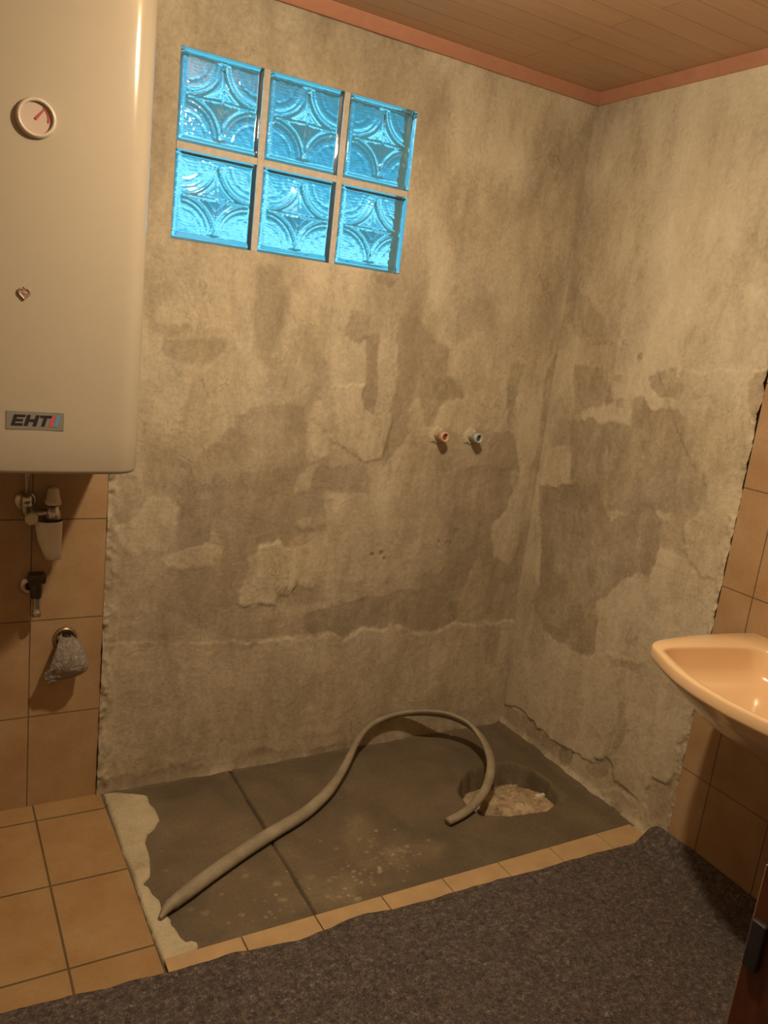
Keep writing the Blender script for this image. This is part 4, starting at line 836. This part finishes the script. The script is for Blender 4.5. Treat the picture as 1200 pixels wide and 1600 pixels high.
def glass_block(cx, cz):
    n = 72; lin = np.concatenate([[-1, -.985], np.linspace(-.965, .965, n), [.985, 1]]); m = len(lin)
    U, V = np.meshgrid(lin, lin, indexing='ij'); hf = block_height(U, V)
    rip = .0004*np.sin(V*95+np.sin(U*9)*1.6+3*fbm(U,V,601,5,2))*(np.abs(U) < .86)*(np.abs(V) < .86)+.0006*fbm(U, V, 600, 10, 2)
    hb = block_height(V, U)*.12+rip
    rd = np.clip((np.maximum(np.abs(U), np.abs(V))-.965)/.035, 0, 1)
    hs = BLK/2-.0008
    yf = -.004-hf+rd**2*.004; yb = .048+hb*1.0-rd**2*.004
    X = cx+U*hs; Z = cz+V*hs
    vs = np.concatenate([np.stack([X, yf, Z], -1).reshape(-1, 3), np.stack([X, yb, Z], -1).reshape(-1, 3)])
    idx = np.arange(m*m).reshape(m, m); F = []
    q = np.stack([idx[:-1, :-1], idx[1:, :-1], idx[1:, 1:], idx[:-1, 1:]], -1).reshape(-1, 4)
    rim = np.concatenate([idx[:-1, 0], idx[-1, :-1], idx[1:, -1][::-1], idx[0, 1:][::-1]])
    rq = np.array([[rim[k], rim[k]+m*m, rim[(k+1) % len(rim)]+m*m, rim[(k+1) % len(rim)]] for k in range(len(rim))])
    F = np.concatenate([q, q[:, ::-1]+m*m, rq])
    me = bpy.data.meshes.new('glass_block'); me.from_pydata(vs.tolist(), [], F.tolist()); me.update()
    nq = len(q)*2
    for p in me.polygons: p.use_smooth = p.index < nq
    me.materials.append(M['glass'])
    o = bpy.data.objects.new('glass_block', me); C.objects.link(o); o.parent = win; me.transform(Matrix.Translation((-WX0, 0, -WZ0)))
    autosmooth(o, 40); return o
for r_ in range(2):
    for c_ in range(3):
        glass_block(WX0+BLK/2+c_*(BLK+GAP), WZ0+BLK/2+r_*(BLK+GAP))

# ------------------------------------------------------------------ ceiling lamp (above the frame)
lamp = thing('ceiling_lamp', 'round ceiling lamp just above the picture frame', 'lamp', (LAMP[0], LAMP[1], H))
bm = bmesh.new(); add_lathe(bm, (LAMP[0], LAMP[1], H), (0, 0, -1), [(0, 0), (0, .05), (.02, .05), (.03, .035), (.06, .03), (.06, 0)], 32)
obj('lamp_base', bm, M['white_pl'], lamp)
ld = bpy.data.lights.new('lamp_light', 'POINT'); ld.energy = LAMP_POWER; ld.color = LAMP_COLOR; ld.shadow_soft_size = .035
lo_ = bpy.data.objects.new('lamp_light', ld); C.objects.link(lo_); lo_.location = LAMP
la = bpy.data.lights.new('lamp_diffuser', 'AREA'); la.shape = 'DISK'; la.size = .09; la.energy = LAMP_DOWN; la.color = LAMP_COLOR
lb = bpy.data.objects.new('lamp_diffuser', la); C.objects.link(lb); lb.location = (LAMP[0], LAMP[1], LAMP[2]-.04)

# ------------------------------------------------------------------ water heater
HX, HW, HY0, HY1, HZ0, HZ1 = -1.885, .2425, -.035, -.425, 1.134, 2.26
heater = thing('water_heater', 'tall cream enamelled boiler hanging on the wall left of the glass blocks', 'water heater', (HX, HY0, HZ0))
def rr(hw, y0, y1, rf, rb, bulge, inset, z, n=14):
    P = []
    hw -= inset; y0 -= inset; y1 += inset; rf = max(rf-inset*.5, .004); rb = max(rb-inset*.5, .004)
    def arc(cx, cy, r, a0, a1):
        for k in range(n+1):
            a = a0+(a1-a0)*k/n; P.append((cx+r*math.cos(a), cy+r*math.sin(a)))
    arc(hw-rb, y0-rb, rb, PI/2, 0); arc(hw-rf, y1+rf, rf, 0, -PI/2)
    for k in range(1, 20): P.append((hw-rf-(2*hw-2*rf)*k/20, y1))
    arc(-hw+rf, y1+rf, rf, -PI/2, -PI); arc(-hw+rb, y0-rb, rb, PI, PI/2)
    return [(HX+x, y-(bulge*(1-(x/hw)**2) if y < y1+rf else 0), z) for x, y in P]
bm = bmesh.new(); rings = []
for d, i in [(0, .03), (0, .016), (.002, .006), (.006, .0015), (.012, 0)]: rings.append(rr(HW, HY0, HY1+.012, .055, .05, .012, i, HZ0+d))
for z in np.linspace(HZ0+.1, HZ1-.1, 8): rings.append(rr(HW, HY0, HY1+.012, .055, .05, .012, 0, z))
for d, i in [(.012, 0), (.006, .0015), (.002, .006), (0, .016), (0, .03)]: rings.append(rr(HW, HY0, HY1+.012, .055, .05, .012, i, HZ1-d))
loft(bm, rings, True, True)
autosmooth(obj('casing', bm, M['enamel'], heater), 50)
bm = bmesh.new(); add_box(bm, (HX-.15, HY0-.01, 2.0), (HX+.15, .0-.0105, 2.06)); obj('wall_bracket', bm, M['darkmetal'], heater, False)
bm = bmesh.new(); add_box(bm, (HX-.15, HY0-.01, 1.25), (HX+.15, -.0105, 1.31)); obj('wall_bracket', bm, M['darkmetal'], heater, False)
FY = HY1      # front face at its middle
tc_ = (-1.894, FY-.0, 1.895)
bm = bmesh.new(); add_lathe(bm, (tc_[0], FY+.006, tc_[2]), (0, -1, 0), [(0, .040), (.012, .0395), (.017, .037), (.018, .034), (.016, .0315), (.011, .031)], 64)
bz = obj('thermometer', bm, M['bezel'], heater)
bm = bmesh.new(); add_lathe(bm, (tc_[0], FY+.006, tc_[2]), (0, -1, 0), [(.0105, 0), (.0105, .0318)], 48); obj('dial', bm, M['dial'], bz)
bm = bmesh.new()
def flatpoly(bm, pts, y, th=.0012):
    a = [bm.verts.new((x, y, z)) for x, z in pts]; b = [bm.verts.new((x, y+th, z)) for x, z in pts]; n = len(pts)
    bm.faces.new(a); bm.faces.new(b[::-1])
    for k in range(n): bm.faces.new((a[k], b[k], b[(k+1) % n], a[(k+1) % n]))
ang = math.radians(52); dx, dz = math.cos(ang), math.sin(ang)
nx, nz = -dz, dx
flatpoly(bm, [(tc_[0]-dx*.003+nx*.0028, tc_[2]-dz*.003+nz*.0028), (tc_[0]-dx*.003-nx*.0028, tc_[2]-dz*.003-nz*.0028), (tc_[0]+dx*.024-nx*.0012, tc_[2]+dz*.024-nz*.0012), (tc_[0]+dx*.024+nx*.0012, tc_[2]+dz*.024+nz*.0012)], FY+.006-.0125)
obj('needle', bm, M['red'], bz, False)
bm = bmesh.new(); o1 = []; o2 = []
for k in range(15):
    a = math.radians(62-75*k/14); w = .0008+.0034*k/14
    o1.append((tc_[0]+.0255*math.cos(a), tc_[2]+.0255*math.sin(a))); o2.append((tc_[0]+(.0255-w)*math.cos(a), tc_[2]+(.0255-w)*math.sin(a)))
for k in range(14): flatpoly(bm, [o1[k], o1[k+1], o2[k+1], o2[k]], FY+.006-.0115, .0008)
obj('dial_scale', bm, M['red'], bz, False)
# badge
bx0, bx1, bz0, bz1 = -1.9445, -1.823, 1.239, 1.281; by = FY-.0008
bm = bmesh.new(); add_box(bm, (bx0, by, bz0), (bx1, by+.006, bz1), .0006); badge = obj('badge', bm, M['badge'], heater, False)
def letters(bm, x0, w, strokes):
    h0, h1 = bz0+.009, bz1-.008; H_ = h1-h0
    for st in strokes:
        pts = []
        for u, v in st: pts.append((x0+u*w+(v-.5)*H_*.28, h0+v*H_))
        flatpoly(bm, pts, by-.0008, .0010)
def rc_(u0, v0, u1, v1): return [(u0, v0), (u1, v0), (u1, v1), (u0, v1)]
bm = bmesh.new()
letters(bm, bx0+.013, .024, [rc_(0, 0, .3, 1), rc_(.3, 0, 1, .22), rc_(.3, .39, .9, .61), rc_(.3, .78, 1, 1)])
letters(bm, bx0+.040, .026, [rc_(0, 0, .3, 1), rc_(.7, 0, 1, 1), rc_(.3, .38, .7, .62)])
letters(bm, bx0+.068, .024, [rc_(0, .78, 1, 1), rc_(.35, 0, .66, .78)])
obj('lettering', bm, M['black'], badge, False)
bm = bmesh.new(); letters(bm, bx0+.0925, .007, [rc_(0, 0, 1, 1)]); obj('red_stripe', bm, M['badge_red'], badge, False)
bm = bmesh.new(); letters(bm, bx0+.1025, .007, [rc_(0, 0, 1, 1)]); obj('blue_stripe', bm, M['badge_blue'], badge, False)
# heart ornament
hx, hz = -1.9115, 1.538
ht = thing('heart_ornament', 'small pewter heart stuck on the front of the cream boiler', 'ornament', (hx, FY, hz))
def heart_pts(s):
    P = []
    for k in range(40):
        t = 2*PI*k/40; P.append((hx+s*1.05*(.75*math.sin(t)**3+.25*math.sin(t)), hz+s*(14*math.cos(t)-3.6*math.cos(2*t)-1.5*math.cos(3*t)-.8*math.cos(4*t))/14.5))
    return P
bm = bmesh.new(); loft(bm, [[(x, FY+d, z) for x, z in heart_pts(s)] for s, d in ((.0130, .002), (.0130, -.003), (.0118, -.0045), (.0098, -.0045), (.0092, -.0030), (.004, -.0050), (.001, -.0052))], True, True)
obj('heart_body', bm, M['heart'], ht)
bm = bmesh.new(); bmesh.ops.create_uvsphere(bm, u_segments=10, v_segments=6, radius=.0025, matrix=Matrix.Translation((hx, FY-.002, hz+.0115))); obj('hanging_loop', bm, M['heart'], ht)

# ------------------------------------------------------------------ fittings under the heater
TY = -.010
def rosette(parent, x, z, r, mat, depth=.012):
    bm = bmesh.new(); add_lathe(bm, (x, TY, z), (0, -1, 0), [(0, r), (.002, r), (depth*.6, r*.85), (depth, r*.55), (depth, r*.35), (0, r*.35)], 40)
    return obj('rosette', bm, mat, parent)
sv = thing('safety_valve', 'boiler safety valve with pale knobs and a white funnel below the boiler', 'valve', (-1.84, TY, .95))
rosette(sv, -1.857, .972, .030, M['chrome'])
bm = bmesh.new(); add_tube(bm, [(-1.857, TY-.005, .972), (-1.857, TY-.06, .972)], .012, 20)
add_lathe(bm, (-1.857, TY-.04, .940), (0, 0, 1), [(0, 0), (0, .013), (.02, .016), (.05, .016), (.06, .012), (.06, 0)], 28)
add_tube(bm, [(-1.857, TY-.04, .945), (-1.79, TY-.04, .945)], .013, 20); add_lathe(bm, (-1.79, TY-.04, .915), (0, 0, 1), [(0, 0), (0, .021), (.038, .021), (.042, .017), (.06, .017), (.06, 0)], 28)
obj('valve_body', bm, M['chrome'], sv)
bm = bmesh.new(); add_tube(bm, [(-1.858, TY-.04, .99), (-1.858, TY-.04, 1.128)], .0065, 16); obj('riser_pipe', bm, M['chrome'], sv)
bm = bmesh.new(); add_lathe(bm, (-1.846, TY-.05, .940), (-.1, -1, -.05), [(0, .010), (.012, .016), (.014, .0165), (.028, .0165), (.032, .014), (.033, 0)], 32); obj('drain_knob', bm, M['ivory'], sv)
bm = bmesh.new(); add_lathe(bm, (-1.790, TY-.04, .972), (0, 0, 1), [(0, .0215), (.010, .0225), (.012, .0195), (.042, .0150), (.048, .012), (.048, 0)], 32); obj('test_cap', bm, M['ivory'], sv)
bm = bmesh.new()
def ell(cx, cy, z, rx, ry, n=36): return [(cx+rx*math.cos(2*PI*k/n), cy+ry*math.sin(2*PI*k/n), z) for k in range(n)]
loft(bm, [ell(-1.800, TY-.043, .926, .036, .030), ell(-1.800, TY-.043, .915, .036, .030), ell(-1.797, TY-.042, .87, .032, .028), ell(-1.790, TY-.040, .835, .026, .024), ell(-1.786, TY-.038, .812, .021, .020),
          ell(-1.786, TY-.038, .812, .018, .017), ell(-1.797, TY-.042, .87, .029, .025), ell(-1.800, TY-.043, .926, .033, .027)])
obj('drain_funnel', bm, M['white_pl'], sv)
av = thing('angle_valve', 'chrome angle valve with dark handle on the tiles below the funnel', 'valve', (-1.83, TY, .72))
rosette(av, -1.843, .723, .027, M['chrome'])
bm = bmesh.new(); add_tube(bm, [(-1.836, TY-.005, .725), (-1.832, TY-.05, .728)], .012, 20)
add_lathe(bm, (-1.830, TY-.045, .700), (0, 0, 1), [(0, 0), (0, .014), (.02, .017), (.045, .016), (.05, .012), (.05, 0)], 24); obj('valve_body', bm, M['darkmetal'], av)
bm = bmesh.new(); add_box(bm, (-1.852, TY-.068, .745), (-1.806, TY-.030, .775), .006); obj('handle', bm, M['darkmetal'], av)
bm = bmesh.new(); add_lathe(bm, (-1.828, TY-.045, .702), (.01, 0, -1), [(0, .010), (.03, .0105), (.042, .0095), (.044, .0125), (.058, .0125), (.058, .008), (.04, .008)], 24); obj('outlet', bm, M['chrome'], av)
# waste pipe and its bag
wp = thing('waste_pipe', 'wall waste outlet with ring in the lower left tiles, wrapped in film', 'pipe', (-1.742, TY, .552))
bm = bmesh.new(); add_lathe(bm, (-1.742, TY, .552), (0, -1, 0), [(0, .034), (.003, .034), (.009, .030), (.010, .026), (.004, .024), (.002, .022)], 48); obj('rosette', bm, M['brass'], wp)
bm = bmesh.new(); add_tube(bm, [(-1.742, TY, .552), (-1.740, TY-.03, .550), (-1.737, TY-.050, .542), (-1.730, TY-.062, .525), (-1.727, TY-.064, .512)], .0165, 24); obj('pipe_elbow', bm, M['darkmetal'], wp)
bm = bmesh.new()
def bagring(c, rx, rz, rot, seed, ax):
    n = 56; out = []; a, u, v = frame_of(ax)
    for k in range(n):
        t = 2*PI*k/n; w = 1+.10*math.sin(5*t+seed)+.07*math.sin(9*t+seed*2.3)+.05*math.sin(17*t+seed*1.7)
        x = rx*math.cos(t)*w; y = rz*math.sin(t)*w; ca, sa = math.cos(rot), math.sin(rot)
        out.append(Vector(c)+u*(x*ca-y*sa)+v*(x*sa+y*ca))
    return out
# crumpled film: neck at the ring, swelling right over the elbow, pointed tail to lower left
R_ = []
BAG = [(-1.757, -1.727, .566, -.026, .020), (-1.762, -1.720, .562, -.038, .024), (-1.768, -1.705, .550, -.052, .030), (-1.776, -1.692, .528, -.068, .034), (-1.783, -1.687, .508, -.074, .034), (-1.791, -1.686, .488, -.076, .030), (-1.797, -1.692, .474, -.074, .022), (-1.802, -1.722, .464, -.072, .013), (-1.806, -1.772, .452, -.070, .007), (-1.806, -1.786, .444, -.070, .004)]
BG = catmull(BAG, 4)
for i, (xa, xb, z, y, wy_) in enumerate(BG):
    n = 72; ring = []; f_ = i/len(BG)
    for k in range(n):
        t = 2*PI*k/n; w = 1+f_*(.10*math.sin(5*t+i*.35)+.09*math.sin(11*t-i*.5)+.06*math.sin(19*t+i*.8)); xx = math.cos(t)
        ring.append(((xa+xb)/2+(xb-xa)/2*xx*(1+(w-1)*.4), y+math.sin(t)*wy_*w*(1+.35*xx), z-.010*f_*xx+.004*f_*math.sin(6*t+i*.7)))
    R_.append(ring)
loft(bm, R_, False, True)
bag = obj('plastic_bag', bm, M['bag']); tag(bag, 'crumpled clear plastic bag tied over the waste outlet', 'plastic bag')

# ------------------------------------------------------------------ pipe stubs in the plaster
def stub(name, label, x, z, mat_b, mat_i, dx):
    t = thing(name, label, 'pipe', (x, -.003, z))
    ax = (dx, -1, .0)
    bm = bmesh.new(); add_lathe(bm, (x, .004, z), ax, [(0, .015), (.035, .0155), (.036, .0175), (.055, .0175), (.056, .0160), (.056, .0125), (.046, .012)], 32); obj('fitting', bm, mat_b, t)
    bm = bmesh.new(); add_lathe(bm, (x, .004, z), ax, [(.047, 0), (.047, .0124)], 28); obj('plug', bm, mat_i, t)
    bm = bmesh.new(); rings = []
    for k, (r, y) in enumerate([(.034, .003), (.027, -.004), (.020, -.007), (.013, -.006)]):
        rings.append([(x+math.cos(2*PI*j/24)*r*(1+.2*math.sin(3*j+k)), y, z+math.sin(2*PI*j/24)*r*(1+.2*math.cos(2*j+k))) for j in range(24)])
    loft(bm, rings); obj('plaster_collar', bm, M['mortar'], t)
    return t
stub('pipe_stub', 'reddish capped water pipe end sticking out of plaster, left of the two', -.506, 1.207, M['pipe_red'], M['red_pl'], .10)
stub('pipe_stub', 'bluish capped water pipe end sticking out of plaster, right of the two', -.358, 1.208, M['pipe_blue'], M['blue_pl'], .10)

# ------------------------------------------------------------------ hose
hp = catmull(HOSE, 12)
bm = bmesh.new(); n = 28; rings = []
for i, (x, y, z, w) in enumerate(hp):
    a = hp[max(i-1, 0), :3]; b = hp[min(i+1, len(hp)-1), :3]; t = Vector(b-a).normalized()
    # the flattened hose keeps its broad side to the room
    s = i/len(hp); lay = Vector((0, 0, 1)); u = t.cross(lay).normalized(); v = u.cross(t).normalized()
    if v.z < 0: v = -v
    hw_ = w*.5; th_ = min(hw_, max(.0105, .0007/max(hw_, .006)*.5)); th_ = min(hw_, .018 if s < .35 else .0125)
    tw = math.radians(0 if s < .3 else 38*math.sin(min(1, (s-.3)/.25)*PI/2))
    if s > .8: tw *= (1-s)/.2
    uu = u*math.cos(tw)+v*math.sin(tw); vv = -u*math.sin(tw)+v*math.cos(tw)
    cz = max(z, th_+.003)+(.006 if s < .06 else 0)
    fold = .12*math.sin(9*s*PI)
    ring = []
    for k in range(n):
        al = 2*PI*k/n; r = 1+fold*.25*math.cos(2*al)-(.22 if .4 < s < .8 else .0)*math.exp(-((math.sin(al)-1)/.35)**2)
        ring.append(Vector((x, y, cz))+uu*hw_*math.cos(al)+vv*th_*math.sin(al)*r)
    rings.append(ring)
loft(bm, rings, True, True)
ho = obj('hose', bm, M['hose']); tag(ho, 'dusty grey beige drain hose looping over the bare shower floor', 'hose')

# ------------------------------------------------------------------ wash basin
BZ = .82; CY = -1.35
basin = thing('wash_basin', 'beige ceramic wash basin mounted on the right wall', 'wash basin', (0, CY, BZ))
def basin_outline(n, pts, z, g=0, sx=1, x0=0):
    """closed outline through half-outline control points (reach, half width), mirrored about y = CY, inset by g"""
    P = catmull(pts, 10); full = np.concatenate([P, (P*[1, -1])[::-1][1:]])
    seg = np.r_[0, np.cumsum(np.linalg.norm(np.diff(full, axis=0), axis=1))]
    s_ = np.linspace(0, seg[-1], n); Q = np.stack([np.interp(s_, seg, full[:, 0]), np.interp(s_, seg, full[:, 1])], -1)
    if g:
        T = np.gradient(Q, axis=0); T /= np.linalg.norm(T, axis=1)[:, None]+1e-9
        Nn = np.stack([T[:, 1], -T[:, 0]], -1); Q = Q+Nn*g*np.sign(((Q.mean(0)-Q)*Nn).sum(1))[:, None]
    return [(-x, CY+y, z) for x, y in Q]
N = 120
def blend(a, b, t): return [tuple(p+(q-p)*t for p, q in zip(A_, B_)) for A_, B_ in zip(a, b)]
OUT = [(.011, .312), (.09, .328), (.18, .341), (.27, .347), (.35, .346), (.395, .340), (.422, .325), (.438, .300), (.470, .240), (.500, .170), (.519, .090), (.527, 0)]
INN = [(.095, .06), (.10, .15), (.12, .215), (.18, .243), (.27, .268), (.36, .288), (.400, .288), (.423, .278), (.436, .255), (.461, .205), (.488, .135), (.506, .065), (.512, 0)]
FOOT = [(.011, .13), (.08, .13), (.16, .11), (.20, .05), (.205, 0)]
BOT = [(.17, .03), (.18, .08), (.22, .12), (.29, .14), (.345, .12), (.38, .06), (.385, 0)]
outer = lambda z, g=0: basin_outline(N, OUT, z, g)
inner = lambda z, g=0: basin_outline(N, INN, z, g)
foot = basin_outline(N, FOOT, .60)
rings = [foot, blend(foot, outer(.67), .36), blend(foot, outer(.73), .66), blend(foot, outer(.768), .86), blend(foot, outer(.782), .965), outer(.7845, .004), outer(.788, .001), outer(.793, 0), outer(.813, .001), outer(.8185, .003), outer(.8205, .007),
         inner(.8205, -.003), inner(.8185, .0), inner(.812, .002), inner(.80, .004)]
bot = basin_outline(N, BOT, .715)
rings += [blend(inner(.785, .006), bot, .02), blend(inner(.765, .006), bot, .06), blend(inner(.750, .006), bot, .16), blend(inner(.738, .006), bot, .38), blend(inner(.727, .006), bot, .68), bot, blend(bot, [(-.28, CY, .710)]*N, .8)]
rings = [[p for p in r] for r in rings]
bm = bmesh.new()
Rv = [[bm.verts.new(p) for p in r] for r in rings]
for A_, B_ in zip(Rv, Rv[1:]):
    for k in range(N):
        j = (k+1) % N
        bm.faces.new((A_[k], A_[j], B_[j], B_[k]))
bm.faces.new(Rv[0][::-1]); bm.faces.new(Rv[-1])
autosmooth(obj('basin_bowl', bm, M['ceramic'], basin), 60)
bm = bmesh.new(); add_lathe(bm, (-.275, CY, .709), (0, 0, 1), [(0, 0), (0, .022), (.004, .022), (.005, .019), (.003, .012), (.003, 0)], 32); obj('drain', bm, M['chrome'], basin)
bm = bmesh.new(); add_lathe(bm, (-.060, CY, .819), (0, 0, 1), [(0, .026), (.006, .025), (.02, .020), (.09, .019), (.10, .014), (.10, 0)], 32)
add_tube(bm, [(-.070, CY, .88), (-.11, CY, .905), (-.15, CY, .90), (-.17, CY, .88)], .010, 20); tp = obj('tap', bm, M['chrome'], basin)
bm = bmesh.new(); add_lathe(bm, (-.15, CY, .62), (0, 0, -1), [(0, .016), (.2, .016), (.2, .03), (.28, .03), (.28, 0)], 28); add_tube(bm, [(-.15, CY, .40), (-.08, CY, .40), (-.013, CY, .40)], .015, 20); obj('trap', bm, M['chrome'], basin)

# ------------------------------------------------------------------ low cabinet at the right edge of the view
cab = thing('wooden_cabinet', 'low dark reddish brown wooden cabinet cut off by the lower right corner', 'cabinet', (CX0, CYB, .017))
bm = bmesh.new(); add_box(bm, (CX0+.018, CYB-.50, .017), (-.40, CYB, .70), .002); obj('cabinet_body', bm, M['door'], cab, False)
bm = bmesh.new(); add_box(bm, (CX0, CYB-.497, .060), (CX0+.0175, CYB-.0035, .697), .001); dr_ = obj('door', bm, M['door'], cab, False)
bm = bmesh.new(); add_box(bm, (CX0, CYB-.0032, .060), (CX0+.0175, CYB, .697), .0006); obj('edge_strip', bm, M['edge'], cab, False)  # thin strip added to draw the lit edge line in a lighter colour
bm = bmesh.new(); add_box(bm, (CX0-.014, CYB-.036, .497), (CX0+.001, CYB-.007, .594), .004); obj('handle', bm, M['black'], dr_, False)
